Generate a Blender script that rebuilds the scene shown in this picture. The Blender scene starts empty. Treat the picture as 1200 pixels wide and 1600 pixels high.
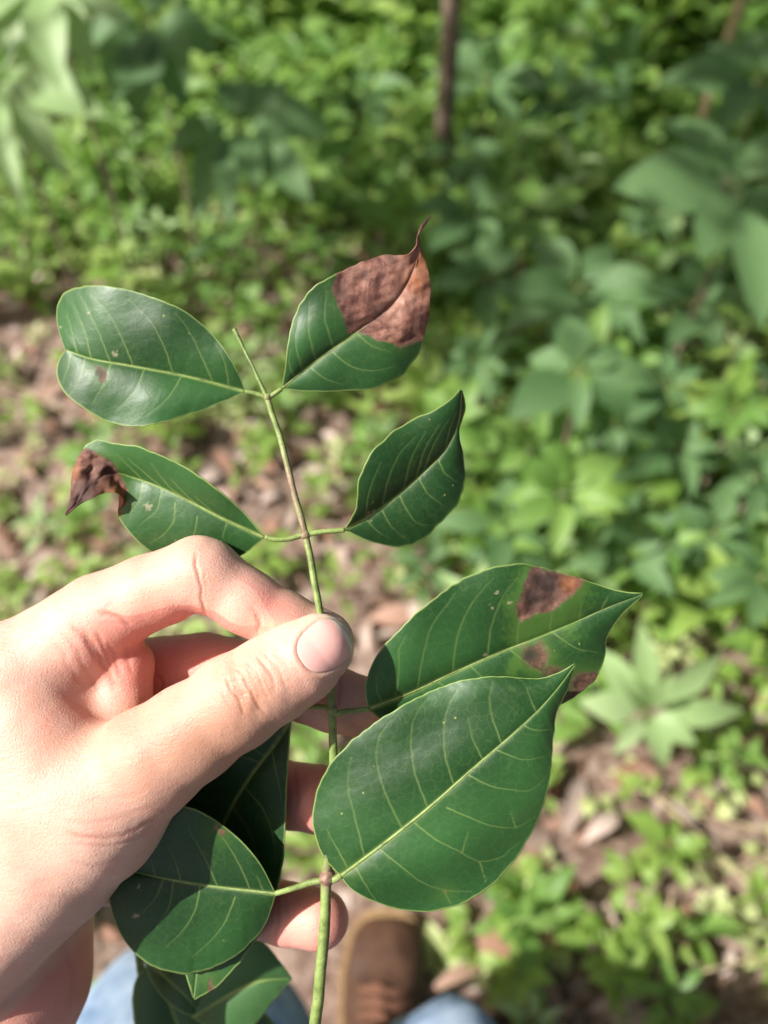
import bpy, bmesh, math, random
import numpy as np
from mathutils import Vector, Matrix, Euler
random.seed(7); np.random.seed(7)
R = math.radians
sc = bpy.context.scene
COL = sc.collection

# ------------------------------------------------------------------ camera, sky, sun, exposure
CAM_Z, PITCH, FPX, U = 1.20, 52.0, 1280.0, 0.000172      # U: metres per design unit in the hand's plane
cam_d = bpy.data.cameras.new('camera'); cam = bpy.data.objects.new('camera', cam_d); COL.objects.link(cam)
cam.location = (0, 0, CAM_Z); cam.rotation_euler = (R(90-PITCH), 0, 0)
cam_d.sensor_fit = 'VERTICAL'; cam_d.sensor_height = 36.0; cam_d.lens = 18.0/(800/FPX)
cam_d.clip_start = 0.01; cam_d.clip_end = 400
cam_d.dof.use_dof = True; cam_d.dof.focus_distance = (FPX+25)*U; cam_d.dof.aperture_fstop = 6.8
sc.camera = cam
SUN_AZ_VEC = Vector((0.69, 0.12, -0.71)).normalized()       # direction the sunlight travels
w = bpy.data.worlds.new('World'); sc.world = w; w.use_nodes = True
nt = w.node_tree; bg = nt.nodes['Background']; bg.inputs[1].default_value = 0.05
sky = nt.nodes.new('ShaderNodeTexSky'); sky.sky_type = 'NISHITA'; sky.sun_disc = False
sky.sun_elevation = math.asin(-SUN_AZ_VEC.z); sky.sun_rotation = math.atan2(-SUN_AZ_VEC.x, -SUN_AZ_VEC.y)
sky.air_density = 1.0; sky.dust_density = 6.0; sky.ozone_density = 0.0
nt.links.new(sky.outputs[0], bg.inputs[0])
sd = bpy.data.lights.new('sun', 'SUN'); sd.energy = 5.0; sd.angle = R(0.6); sd.color = (1, .965, .91)
sun = bpy.data.objects.new('sun', sd); COL.objects.link(sun); sun.location = (-3, -1, 6)
sun.rotation_euler = SUN_AZ_VEC.to_track_quat('-Z', 'Y').to_euler()
sc.view_settings.view_transform = 'Standard'; sc.view_settings.look = 'None'
sc.view_settings.exposure = 0.82; sc.view_settings.gamma = 1; sc.view_settings.use_curve_mapping = False
sc.render.engine = 'CYCLES'
sc.cycles.use_denoising = True
try: sc.cycles.denoiser = 'OPENIMAGEDENOISE'
except Exception: pass
sc.cycles.max_bounces = 8; sc.cycles.transparent_max_bounces = 8; sc.cycles.transmission_bounces = 6
sc.cycles.sample_clamp_indirect = 6; sc.cycles.caustics_reflective = False; sc.cycles.caustics_refractive = False

CM = Matrix.Translation((0, 0, CAM_Z)) @ Euler((R(90-PITCH), 0, 0)).to_matrix().to_4x4()
CMn = np.array(CM)
def unit_to_world(P):                      # P (n,3): right, up, depth offset in design units
    P = np.asarray(P, float)
    L = np.stack([P[:, 0]*U, P[:, 1]*U, -(FPX+P[:, 2])*U], 1)
    return L @ CMn[:3, :3].T + CMn[:3, 3]
def px_to_unit(A):                         # (u, v, dz) -> camera aligned design units
    A = np.asarray(A, float); k = (FPX+A[:, 2])/FPX
    return np.stack([(A[:, 0]-600)*k, (800-A[:, 1])*k, A[:, 2]], 1)
def ray(u, v):
    return (CM.to_3x3() @ Vector(((u-600)/FPX, (800-v)/FPX, -1)))
def GP(u, v, h=0.0):                       # the spot on height h that stands behind pixel u, v
    r = ray(u, v); t = (h-CAM_Z)/r.z
    return Vector((r.x*t, r.y*t, h))
def AT(u, v, d):
    return Vector((0, 0, CAM_Z))+ray(u, v)*d

# ------------------------------------------------------------------ helpers
def tag(o, label=None, cat=None, group=None, kind=None):
    if label: o['label'] = label
    if cat: o['category'] = cat
    if group: o['group'] = group
    if kind: o['kind'] = kind
    return o
def empty(name, loc=(0, 0, 0)):
    o = bpy.data.objects.new(name, None); o.location = loc; o.empty_display_size = .02; COL.objects.link(o); return o
def mesh(name, V, F, mat=None, smooth=True):
    m = bpy.data.meshes.new(name)
    V = np.asarray(V, np.float32)
    if isinstance(F, np.ndarray) and F.ndim == 2:
        n, k = F.shape
        m.vertices.add(len(V)); m.vertices.foreach_set('co', V.ravel())
        m.loops.add(n*k); m.loops.foreach_set('vertex_index', F.astype(np.int32).ravel())
        m.polygons.add(n); m.polygons.foreach_set('loop_start', np.arange(0, n*k, k, dtype=np.int32))
        try: m.polygons.foreach_set('loop_total', np.full(n, k, np.int32))
        except Exception: pass
        m.update(calc_edges=True)
    else:
        m.from_pydata([tuple(map(float, v)) for v in V], [], [tuple(f) for f in F])
    if smooth: m.polygons.foreach_set('use_smooth', np.ones(len(m.polygons), bool))
    if mat: m.materials.append(mat)
    m.update(); return m
def link(name, me, parent=None, mw=None):
    o = bpy.data.objects.new(name, me); COL.objects.link(o)
    if parent is not None:
        o.parent = parent
        o.matrix_parent_inverse = Matrix.Identity(4)
        if mw is None: o.matrix_basis = Matrix.Translation(-parent.location) if parent.type == 'EMPTY' and parent.parent is None else Matrix.Identity(4)
        else: o.matrix_basis = mw
    elif mw is not None: o.matrix_basis = mw
    return o
def attr(me, name, a):
    t = me.attributes.new(name, 'FLOAT', 'POINT'); t.data.foreach_set('value', np.asarray(a, np.float32))
def catmull(P, n):                         # smooth curve, evenly resampled to n points
    P = np.asarray(P, float)
    Q = np.vstack([2*P[0]-P[1], P, 2*P[-1]-P[-2]]); out = []
    for i in range(len(P)-1):
        p0, p1, p2, p3 = Q[i:i+4]
        d = max(np.linalg.norm(p2-p1), 1e-9)
        a0 = np.linalg.norm(p1-p0)+1e-9; a2 = np.linalg.norm(p3-p2)+1e-9
        m1 = d*((p1-p0)/a0*d/(a0+d)+(p2-p1)/d*a0/(a0+d)); m2 = d*((p2-p1)/d*a2/(a2+d)+(p3-p2)/a2*d/(a2+d))
        for t in np.linspace(0, 1, 24, endpoint=False):
            out.append((2*t**3-3*t**2+1)*p1+(t**3-2*t**2+t)*m1+(-2*t**3+3*t**2)*p2+(t**3-t**2)*m2)
    out.append(P[-1]); out = np.array(out)
    s = np.concatenate([[0], np.cumsum(np.linalg.norm(np.diff(out[:, :min(3, P.shape[1])], axis=0), axis=1))])
    q = np.linspace(0, s[-1], n)
    return np.stack([np.interp(q, s, out[:, j]) for j in range(P.shape[1])], 1)
def tube(P, rad, n=12, jit=0.0, cap=True):
    P = np.asarray(P, float); m = len(P); rad = np.broadcast_to(rad, (m,))
    T = np.gradient(P, axis=0); T /= np.linalg.norm(T, axis=1)[:, None]+1e-12
    N = np.zeros_like(P); a = np.array([0.3, 0.2, 0.93]); 
    if abs(a@T[0]) > .9: a = np.array([1., 0, 0])
    v = a-(a@T[0])*T[0]; v /= np.linalg.norm(v)
    for i in range(m):
        v = v-(v@T[i])*T[i]; v /= np.linalg.norm(v)+1e-12; N[i] = v
    B = np.cross(T, N); th = np.linspace(0, 2*np.pi, n, endpoint=False)
    r = rad[:, None]*(1+jit*np.random.uniform(-1, 1, (m, n)))
    V = P[:, None]+r[..., None]*(np.cos(th)[None, :, None]*N[:, None]+np.sin(th)[None, :, None]*B[:, None])
    V = V.reshape(-1, 3); F = []
    for i in range(m-1):
        for j in range(n):
            k = (j+1) % n; F.append((i*n+j, i*n+k, (i+1)*n+k, (i+1)*n+j))
    if cap:
        V = np.vstack([V, P[0]-T[0]*rad[0]*.35, P[-1]+T[-1]*rad[-1]*.35]); a, b = m*n, m*n+1
        for j in range(n):
            k = (j+1) % n; F.append((a, k, j)); F.append((b, (m-1)*n+j, (m-1)*n+k))
    return V, F
def join(parts):
    V, F, o = [], [], 0
    for v, f in parts:
        V.append(np.asarray(v)); F += [tuple(i+o for i in q) for q in f]; o += len(v)
    return np.vstack(V), F
def dist_poly(X, P):                       # distance from points X (n,2) to polyline P, and arc position 0..1
    best = np.full(len(X), 1e9); pos = np.zeros(len(X)); L = np.linalg.norm(np.diff(P, axis=0), axis=1); S = np.concatenate([[0], np.cumsum(L)])
    for i in range(len(P)-1):
        a, b = P[i], P[i+1]; ab = b-a; t = np.clip(((X-a)@ab)/(ab@ab+1e-12), 0, 1)
        d = np.linalg.norm(X-a-t[:, None]*ab, axis=1); m = d < best; best[m] = d[m]; pos[m] = (S[i]+t[m]*L[i])/S[-1]
    return best, pos
_rng = np.random.RandomState(3)
_K = _rng.normal(size=(60, 3)); _PH = _rng.uniform(0, 6.28, 60)
def wob(P, scale, n=14, o=0):              # smooth random field of about unit size
    P = np.asarray(P, float); k = _K[o:o+n, :P.shape[1]]
    return np.sin((P/scale)@k.T*1.6+_PH[o:o+n]).sum(1)/math.sqrt(n/2)
def ss(a, b, x):
    t = np.clip((x-a)/(b-a), 0, 1); return t*t*(3-2*t)
def in_poly(X, P):
    P = np.asarray(P, float); c = np.zeros(len(X), bool); j = len(P)-1
    for i in range(len(P)):
        a, b = P[i], P[j]
        m = ((a[1] > X[:, 1]) != (b[1] > X[:, 1])); c ^= m & (X[:, 0] < (b[0]-a[0])*(X[:, 1]-a[1])/(b[1]-a[1]+1e-12)+a[0]); j = i
    return c
def sd_poly(X, P):                         # signed distance, negative inside
    P = np.asarray(P, float); d, _ = dist_poly(X, np.vstack([P, P[:1]])); return np.where(in_poly(X, P), -d, d)

# ------------------------------------------------------------------ materials
class NT:
    def __init__(s, name):
        s.m = bpy.data.materials.new(name); s.m.use_nodes = True; s.t = s.m.node_tree; s.t.nodes.clear()
        s.out = s.n('OutputMaterial')
    def n(s, t, **k):
        nd = s.t.nodes.new('ShaderNode'+t)
        for a, b in k.items(): setattr(nd, a, b)
        return nd
    def l(s, a, b): s.t.links.new(a, b)
    def at(s, name): return s.n('Attribute', attribute_name=name).outputs['Fac']
    def noise(s, vec, scale, detail=3, rough=.5, dist=0):
        q = s.n('TexNoise'); q.inputs['Scale'].default_value = scale; q.inputs['Detail'].default_value = detail
        q.inputs['Roughness'].default_value = rough; q.inputs['Distortion'].default_value = dist
        if vec is not None: s.l(vec, q.inputs['Vector'])
        return q.outputs['Fac']
    def ramp(s, f, stops):
        q = s.n('ValToRGB'); e = q.color_ramp.elements
        while len(e) < len(stops): e.new(.5)
        for i, (p, c) in enumerate(stops):
            e[i].position = p; e[i].color = (*c, 1) if len(c) == 3 else c
        s.l(f, q.inputs[0]); return q.outputs[0]
    def mix(s, f, a, b, mode='MIX'):
        q = s.n('Mix', data_type='RGBA', blend_type=mode)
        for v, i in ((f, 0), (a, 6), (b, 7)):
            if isinstance(v, (int, float)): q.inputs[i].default_value = v
            elif isinstance(v, tuple): q.inputs[i].default_value = (*v, 1)
            else: s.l(v, q.inputs[i])
        return q.outputs[2]
    def math(s, op, a, b=0.0, clamp=False):
        q = s.n('Math', operation=op, use_clamp=clamp)
        for v, i in ((a, 0), (b, 1)):
            if isinstance(v, (int, float)): q.inputs[i].default_value = v
            else: s.l(v, q.inputs[i])
        return q.outputs[0]
    def bump(s, h, strength, dist, prev=None):
        q = s.n('Bump'); q.inputs['Strength'].default_value = strength; q.inputs['Distance'].default_value = dist
        s.l(h, q.inputs['Height'])
        if prev is not None: s.l(prev, q.inputs['Normal'])
        return q.outputs[0]
    def bsdf(s, col, rough=.5, spec=.5, **k):
        q = s.n('BsdfPrincipled')
        for v, i in ((col, 'Base Color'), (rough, 'Roughness')):
            if isinstance(v, tuple): q.inputs[i].default_value = (*v, 1)
            elif isinstance(v, (int, float)): q.inputs[i].default_value = v
            else: s.l(v, q.inputs[i])
        q.inputs['Specular IOR Level'].default_value = spec
        return q

def leaf_material(name, green, green2, trans, veincol, rough=.34, coat=0.0):
    s = NT(name); geo = s.n('NewGeometry'); tc = s.n('TexCoord'); obj = tc.outputs['Object']
    big = s.noise(obj, 60, 3); fine = s.noise(obj, 900, 4, .6)
    base = s.mix(big, green, green2)
    base = s.mix(s.math('MULTIPLY', s.math('SUBTRACT', fine, .42), .6, True), base, tuple(c*1.7+.01 for c in green2))
    base = s.mix(s.at('tone'), base, tuple(c*2.0+.008 for c in green2))
    # fine net of small veins
    v = s.n('TexVoronoi', feature='DISTANCE_TO_EDGE'); v.inputs['Scale'].default_value = 330
    ws = s.n('VectorMath', operation='ADD'); s.l(obj, ws.inputs[0]); nz = s.n('TexNoise'); nz.inputs['Scale'].default_value = 240; s.l(obj, nz.inputs['Vector'])
    sc_ = s.n('VectorMath', operation='SCALE'); sc_.inputs['Scale'].default_value = .003; s.l(nz.outputs['Color'], sc_.inputs[0]); s.l(sc_.outputs[0], ws.inputs[1]); s.l(ws.outputs[0], v.inputs['Vector'])
    net = s.ramp(v.outputs['Distance'], [(0, (1, 1, 1)), (.05, (0, 0, 0))])
    base = s.mix(s.math('MULTIPLY', net, .07), base, veincol)
    br0 = s.at('brown'); vein = s.at('vein'); base = s.mix(vein, base, veincol); base = s.mix(s.math('MULTIPLY', s.math('MULTIPLY', br0, .8), vein), base, (.20, .10, .06))
    spk = s.n('TexVoronoi'); spk.inputs['Scale'].default_value = 170; s.l(obj, spk.inputs['Vector'])
    spm = s.ramp(spk.outputs['Distance'], [(.04, (1, 1, 1)), (.07, (0, 0, 0))])
    spm = s.math('MULTIPLY', spm, s.ramp(s.noise(obj, 45, 1), [(.52, (0, 0, 0)), (.6, (1, 1, 1))]))
    base = s.mix(s.math('MULTIPLY', spm, .55), base, (.42, .42, .12))
    # pale halo and dead tissue
    br = s.at('brown'); hal = s.at('halo')
    base = s.mix(s.math('MULTIPLY', hal, .75), base, (.09, .19, .03))
    bn = s.mix(.30, s.noise(obj, 90, 6, .75, 1.2), s.noise(obj, 520, 4, .7, .4))
    bc = s.ramp(bn, [(.30, (.05, .018, .014)), (.42, (.13, .050, .036)), (.49, (.24, .105, .074)), (.58, (.36, .185, .135)), (.72, (.52, .33, .26))])
    bc = s.mix(s.at('dark'), bc, (.03, .012, .010))
    bc = s.mix(s.at('orange'), bc, (.38, .13, .035))
    base = s.mix(br, base, bc)
    scar = s.at('scar'); base = s.mix(scar, base, (.35, .33, .2))
    nrm = s.bump(fine, .16, .0003); nrm = s.bump(s.noise(obj, 420, 3), .10, .0005, nrm); nrm = s.bump(net, .10, .0001, nrm)
    nrm = s.bump(bn, .0, .001, nrm) if False else nrm
    rr = s.math('ADD', s.math('MULTIPLY', br, .3), s.math('ADD', rough-.05, s.math('MULTIPLY', big, .12)))
    p = s.bsdf(base, rr, .48); s.l(nrm, p.inputs['Normal'])
    p.inputs['Coat Weight'].default_value = coat; p.inputs['Coat Roughness'].default_value = .28
    tcol = s.mix(br, s.mix(vein, trans, tuple(min(1, c*1.8) for c in trans)), (.30, .09, .03))
    tr = s.n('BsdfTranslucent'); s.l(tcol, tr.inputs['Color'])
    ad = s.n('MixShader'); ad.inputs[0].default_value = .24; s.l(p.outputs[0], ad.inputs[1]); s.l(tr.outputs[0], ad.inputs[2])
    s.l(ad.outputs[0], s.out.inputs[0]); return s.m
VEIN = (.31, .42, .12)
M_leaf = leaf_material('glossy_leaf', (.010, .045, .010), (.018, .068, .014), (.10, .28, .02), VEIN, .43)
M_leaf_y = leaf_material('young_leaf', (.025, .070, .020), (.04, .10, .03), (.10, .25, .03), VEIN, .40)

def stem_material():
    s = NT('stem_bark'); o = s.n('TexCoord').outputs['Object']
    c = s.ramp(s.noise(o, 220, 4, .6), [(.3, (.09, .12, .035)), (.5, (.18, .25, .065)), (.75, (.29, .36, .13))])
    b = s.ramp(s.noise(o, 420, 3, .6), [(.35, (.16, .09, .06)), (.6, (.30, .20, .14))])
    c = s.mix(s.at('woody'), c, b)
    d = s.ramp(s.noise(o, 700, 3, .7), [(.60, (0, 0, 0)), (.68, (1, 1, 1))])
    c = s.mix(s.math('MULTIPLY', d, .55), c, (.09, .06, .035))
    p = s.bsdf(c, .5, .4); s.l(s.bump(s.noise(o, 900, 3, .6), .5, .0004), p.inputs['Normal'])
    s.l(p.outputs[0], s.out.inputs[0]); return s.m
M_stem = stem_material()

def skin_material():
    s = NT('skin'); o = s.n('TexCoord').outputs['Object']
    c = s.mix(s.ramp(s.noise(o, 28, 3, .55), [(.35, (0, 0, 0)), (.65, (1, 1, 1))]), (.63, .375, .285), (.71, .465, .37))
    c = s.mix(s.math('MULTIPLY', s.noise(o, 170, 4, .65), .30), c, (.62, .29, .225))
    c = s.mix(s.math('MULTIPLY', s.ramp(s.noise(o, 70, 2, .6), [(.5, (0, 0, 0)), (.7, (1, 1, 1))]), .30), c, (.66, .27, .21))
    c = s.mix(s.at('red'), c, (.68, .26, .21))
    c = s.mix(s.at('pale'), c, (.76, .58, .42))
    c = s.mix(s.at('tan'), c, (.40, .205, .125))  # tanned back of the thumb, darkened further to paint its half-shade
    c = s.mix(s.math('MULTIPLY', s.at('crease'), .55), c, (.42, .15, .10))
    sp = s.ramp(s.noise(o, 420, 3, .6), [(.66, (0, 0, 0)), (.78, (1, 1, 1))]); c = s.mix(s.math('MULTIPLY', sp, .18), c, (.45, .20, .13))
    v = s.n('TexVoronoi', feature='DISTANCE_TO_EDGE'); v.inputs['Scale'].default_value = 1150; s.l(o, v.inputs['Vector'])
    mp = s.n('Mapping'); s.l(o, mp.inputs[0]); mp.inputs['Rotation'].default_value = (0, .4, .9); mp.inputs['Scale'].default_value = (1, 3.2, 1)
    n = s.bump(v.outputs['Distance'], .5, .0003)
    n = s.bump(s.noise(mp.outputs[0], 330, 4, .65), .38, .0005, n)
    n = s.bump(s.noise(o, 1300, 3, .6), .22, .0002, n)
    p = s.bsdf(c, .50, .42); s.l(n, p.inputs['Normal'])
    p.inputs['Subsurface Weight'].default_value = .85; p.inputs['Subsurface Radius'].default_value = (1, .35, .2); p.inputs['Subsurface Scale'].default_value = .0032
    s.l(p.outputs[0], s.out.inputs[0]); return s.m
M_skin = skin_material()
def nail_material():
    s = NT('nail'); o = s.n('TexCoord').outputs['Object']
    c = s.mix(s.at('free'), (.80, .46, .41), (.90, .76, .62)); c = s.mix(s.at('lunula'), c, (.82, .62, .58))
    p = s.bsdf(c, .22, .6); p.inputs['Subsurface Weight'].default_value = .6; p.inputs['Subsurface Radius'].default_value = (1, .4, .3); p.inputs['Subsurface Scale'].default_value = .002
    s.l(s.bump(s.noise(o, 500, 2), .10, .0004), p.inputs['Normal'])
    s.l(p.outputs[0], s.out.inputs[0]); return s.m
M_nail = nail_material()

def weed_material(name, a, b, trans, rough=.45, vein=None, mixf=.35):
    s = NT(name); o = s.n('TexCoord').outputs['Object']; oi = s.n('ObjectInfo').outputs['Random']
    geo = s.n('NewGeometry').outputs['Random Per Island']
    c = s.mix(s.math('FRACT', s.math('ADD', oi, geo)), a, b)
    c = s.mix(s.math('MULTIPLY', s.noise(o, 40, 3), .5), c, tuple(x*.6 for x in a))
    p = s.bsdf(c, rough, .4)
    tr = s.n('BsdfTranslucent'); tr.inputs['Color'].default_value = (*trans, 1)
    m = s.n('MixShader'); m.inputs[0].default_value = mixf; s.l(p.outputs[0], m.inputs[1]); s.l(tr.outputs[0], m.inputs[2])
    s.l(m.outputs[0], s.out.inputs[0]); return s.m
M_w = [weed_material('fresh_weed_leaf', (.17, .30, .05), (.34, .46, .12), (.46, .66, .13), .5),
       weed_material('mid_green_leaf', (.12, .24, .05), (.23, .37, .09), (.36, .58, .11), .5),
       weed_material('dull_green_leaf', (.09, .18, .065), (.16, .28, .11), (.25, .43, .14), .6),
       weed_material('pale_lance_leaf', (.30, .44, .18), (.42, .55, .27), (.48, .68, .24), .5),
       weed_material('yellow_cover_leaf', (.42, .50, .18), (.62, .66, .36), (.66, .76, .30), .5)]
M_dry = weed_material('dry_leaf_litter', (.22, .09, .05), (.50, .33, .25), (.25, .10, .05), .65, mixf=.15)
M_dry2 = weed_material('pale_dry_litter', (.42, .30, .24), (.68, .56, .50), (.25, .14, .08), .6, mixf=.12)
def simple(name, c1, c2, scale, rough=.7, bump=.4, bd=.004, spec=.3):
    s = NT(name); o = s.n('TexCoord').outputs['Object']
    n_ = s.noise(o, scale, 5, .6); p = s.bsdf(s.mix(s.ramp(n_, [(.35, (0, 0, 0)), (.65, (1, 1, 1))]), c1, c2), rough, spec)
    s.l(s.bump(n_, bump, bd), p.inputs['Normal']); s.l(p.outputs[0], s.out.inputs[0]); return s.m
M_bark = simple('brown_bark', (.14, .10, .075), (.26, .20, .15), 40)
M_tan = simple('tan_stem', (.36, .28, .15), (.50, .41, .25), 60)
M_grnstem = simple('green_stem', (.10, .16, .05), (.18, .24, .08), 60)
def soil():
    s = NT('forest_soil'); o = s.n('TexCoord').outputs['Object']
    a = s.noise(o, 3.5, 4, .6); b = s.noise(o, 45, 6, .7, .5)
    c = s.ramp(b, [(.3, (.05, .03, .022)), (.46, (.20, .13, .10)), (.6, (.38, .28, .23)), (.75, (.55, .46, .40))])
    c = s.mix(s.ramp(a, [(.45, (0, 0, 0)), (.7, (.5, .5, .5))]), c, (.07, .05, .03))
    c = s.mix(s.math('MULTIPLY', s.at('cover_shade'), .85), c, (.03, .022, .014))  # shade under dense plants, painted into the soil colour
    p = s.bsdf(c, .85, .2); s.l(s.bump(b, .8, .015), p.inputs['Normal']); s.l(p.outputs[0], s.out.inputs[0]); return s.m
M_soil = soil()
def denim():
    s = NT('blue_denim'); o = s.n('TexCoord').outputs['Object']
    wv = s.n('TexWave'); wv.inputs['Scale'].default_value = 420; wv.inputs['Distortion'].default_value = 1.5; s.l(o, wv.inputs['Vector'])
    f = s.math('ADD', s.math('MULTIPLY', s.noise(o, 22, 5, .65), .8), s.math('MULTIPLY', wv.outputs['Fac'], .2))
    c = s.ramp(f, [(.3, (.09, .15, .26)), (.5, (.24, .33, .46)), (.68, (.50, .59, .68))])
    p = s.bsdf(c, .85, .2); s.l(s.bump(f, .5, .002), p.inputs['Normal']); s.l(p.outputs[0], s.out.inputs[0]); return s.m
M_denim = denim()
M_boot = simple('brown_boot_leather', (.05, .024, .015), (.10, .052, .032), 30, .5, .3, .002)
M_sole = simple('tan_sole_rubber', (.20, .12, .055), (.30, .19, .09), 60, .7)
M_lace = simple('rust_lace', (.11, .05, .03), (.20, .09, .055), 300, .8)
M_sleeve = simple('grey_sleeve_cloth', (.25, .26, .28), (.32, .33, .35), 200, .9)

# ================================================================== large structure: ground
def ground_h(x, y):
    return .012*np.sin(x*5+1)*np.sin(y*4.3)+.03*np.sin(x*1.7+y*1.1)+.05*np.sin(y*.8-x*.5)*ss(1, 4, np.hypot(x, y))
def proj(x, y, z):                         # where a ground spot shows, to follow the photograph's bare and leafy areas
    f = np.array([0, math.cos(R(PITCH)), -math.sin(R(PITCH))]); u_ = np.array([0, math.sin(R(PITCH)), math.cos(R(PITCH))])
    d = y*f[1]+(z-CAM_Z)*f[2]; return 600+FPX*x/d, 800-FPX*(y*u_[1]+(z-CAM_Z)*u_[2])/d
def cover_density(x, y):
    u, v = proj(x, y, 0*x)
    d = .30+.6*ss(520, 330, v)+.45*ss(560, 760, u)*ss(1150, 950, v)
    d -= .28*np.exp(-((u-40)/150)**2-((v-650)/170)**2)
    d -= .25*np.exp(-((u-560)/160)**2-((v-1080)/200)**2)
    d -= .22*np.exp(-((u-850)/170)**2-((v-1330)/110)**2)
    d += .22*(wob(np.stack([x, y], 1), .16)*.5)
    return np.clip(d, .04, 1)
def build_ground():
    n = 150; q = np.linspace(-1, 1, n); g = np.sign(q)*(np.abs(q)*3+np.abs(q)**6*77)
    X, Y = np.meshgrid(g, g+1.0, indexing='ij'); Z = ground_h(X, Y)+.006*wob(np.stack([X.ravel(), Y.ravel()], 1), .07).reshape(X.shape)
    i = np.arange(n*n).reshape(n, n); F = np.stack([i[:-1, :-1], i[1:, :-1], i[1:, 1:], i[:-1, 1:]], -1).reshape(-1, 4)
    me = mesh('ground', np.stack([X, Y, Z], -1).reshape(-1, 3), F, M_soil); yy = np.clip(Y, -.2, 9).ravel(); attr(me, 'cover_shade', ss(.35, .8, cover_density(X.ravel(), yy))); o = link('ground', me); tag(o, kind='structure')  # painted shade follows the plant density
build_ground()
def gz(p): return float(ground_h(np.array(p[0]), np.array(p[1])))

# ================================================================== the hand (one continuous surface)
KN = {}
def capsule(P, a, b, ra, rb, flat=1.0, n=(0, 0, 1)):
    a = np.array(a, np.float32); b = np.array(b, np.float32); ab = b-a; L = float(ab@ab)
    h = np.clip(((P-a)@ab)/L, 0, 1); Q = P-a-h[:, None]*ab
    q2 = (Q*Q).sum(1)
    if flat != 1.0:
        n = np.array(n, np.float32); n = n/np.linalg.norm(n); q2 = q2+(1/flat**2-1)*(Q@n)**2
    return np.sqrt(q2)-(ra+(rb-ra)*h)
def smin(a, b, k):
    h = np.clip(.5+.5*(b-a)/k, 0, 1); return b+(a-b)*h-k*h*(1-h)
def chain(P, pts, k=10, flat=1.0, n=(0, 0, 1)):
    d = None
    for (a, b) in zip(pts[:-1], pts[1:]):
        c = capsule(P, a[:3], b[:3], a[3], b[3], flat, n); d = c if d is None else smin(d, c, k)
    return d
def H(u, v, dz, r):                        # pixel + depth + radius -> unit space
    k = (FPX+dz)/FPX; return ((u-600)*k, (800-v)*k, dz, r*k)
THUMB = [H(70, 1420, 120, 128), H(150, 1268, 62, 104), H(230, 1192, 34, 83), H(300, 1143, 20, 75), H(368, 1097, 8, 73), H(425, 1062, 2, 66), H(468, 1035, 0, 62), H(498, 1012, 4, 55)]
INDEX = [H(40, 1045, 120, 84), H(130, 985, 98, 70), H(230, 926, 78, 57), H(308, 896, 62, 57), H(322, 900, 62, 55), H(385, 940, 66, 49), H(440, 972, 74, 47), H(505, 1002, 84, 46)]
MIDDLE = [H(40, 1110, 215, 74), H(200, 1060, 215, 60), H(320, 1044, 205, 53), H(430, 1062, 165, 53), H(520, 1092, 142, 50), H(582, 1108, 138, 46)]
RING = [H(40, 1220, 285, 70), H(200, 1225, 295, 58), H(310, 1228, 290, 54), H(420, 1238, 240, 53), H(500, 1250, 212, 50), H(548, 1256, 205, 45)]
PINKY = [H(40, 1330, 330, 64), H(190, 1360, 345, 50), H(290, 1385, 330, 47), H(390, 1414, 262, 46), H(450, 1428, 220, 46), H(499, 1437, 195, 46)]
for f in (MIDDLE, RING, PINKY, INDEX): pass
def palm(P):
    p = capsule(P, H(150, 1268, 62, 0)[:3], H(84, 1322, 105, 0)[:3], 104, 126)
    p = smin(p, capsule(P, H(84, 1322, 105, 0)[:3], H(-96, 1506, 165, 0)[:3], 126, 130), 20)
    for a, b, k in ((H(-10, 1075, 130, 88), H(-110, 1500, 190, 120), 50), (H(30, 1120, 215, 74), H(-60, 1540, 240, 100), 50),
                    (H(20, 1230, 270, 72), H(-40, 1540, 260, 100), 50), (H(30, 1330, 300, 70), H(-10, 1560, 260, 105), 40),
                    (H(34, 1420, 262, 108), H(22, 1530, 246, 112), 18), (H(22, 1530, 246, 112), H(-30, 1650, 225, 122), 20),
                    (H(60, 1130, 80, 76), H(130, 1215, 66, 84), 45),      # the web between thumb and index
                    (H(20, 1075, 90, 78), H(70, 1240, 72, 100), 50), (H(120, 1040, 135, 60), H(150, 1130, 140, 66), 30),
                    (H(-120, 1620, 200, 140), H(-330, 2020, 240, 160), 40), (H(-330, 2020, 240, 160), H(-580, 2430, 330, 190), 60)):
        p = smin(p, capsule(P, a[:3], b[:3], a[3], b[3]), k)
    return p
TA = np.array([.825, .567, 0.]); TN = np.array([.567, -.825, 0.])   # thumb axis and its cross direction (y up)
def sdf(P):
    P = P.astype(np.float32); p = palm(P)
    th = chain(P, THUMB[1:], 16, .90, (.2, .25, 1)); d = smin(p, th, 34)
    ix = chain(P, INDEX, 12); pad = smin(capsule(P, H(140, 995, 105, 0)[:3], H(198, 1038, 112, 0)[:3], 52, 42), capsule(P, H(198, 1038, 112, 0)[:3], H(196, 1100, 112, 0)[:3], 42, 46), 14)
    ix = smin(ix, capsule(P, H(150, 948, 92, 0)[:3], H(262, 922, 82, 0)[:3], 54, 57), 14)
    ix = smin(ix, pad, 16)
    d = np.minimum(d, smin(p, ix, 30))
    for f, k in ((MIDDLE, 9), (RING, 9), (PINKY, 9)):
        d = np.minimum(d, smin(p, chain(P, f, k), 26))
    d = np.where(P[:, 2] > 95, smin(d+0, d+6, 1.0), d)
    return d
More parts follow.
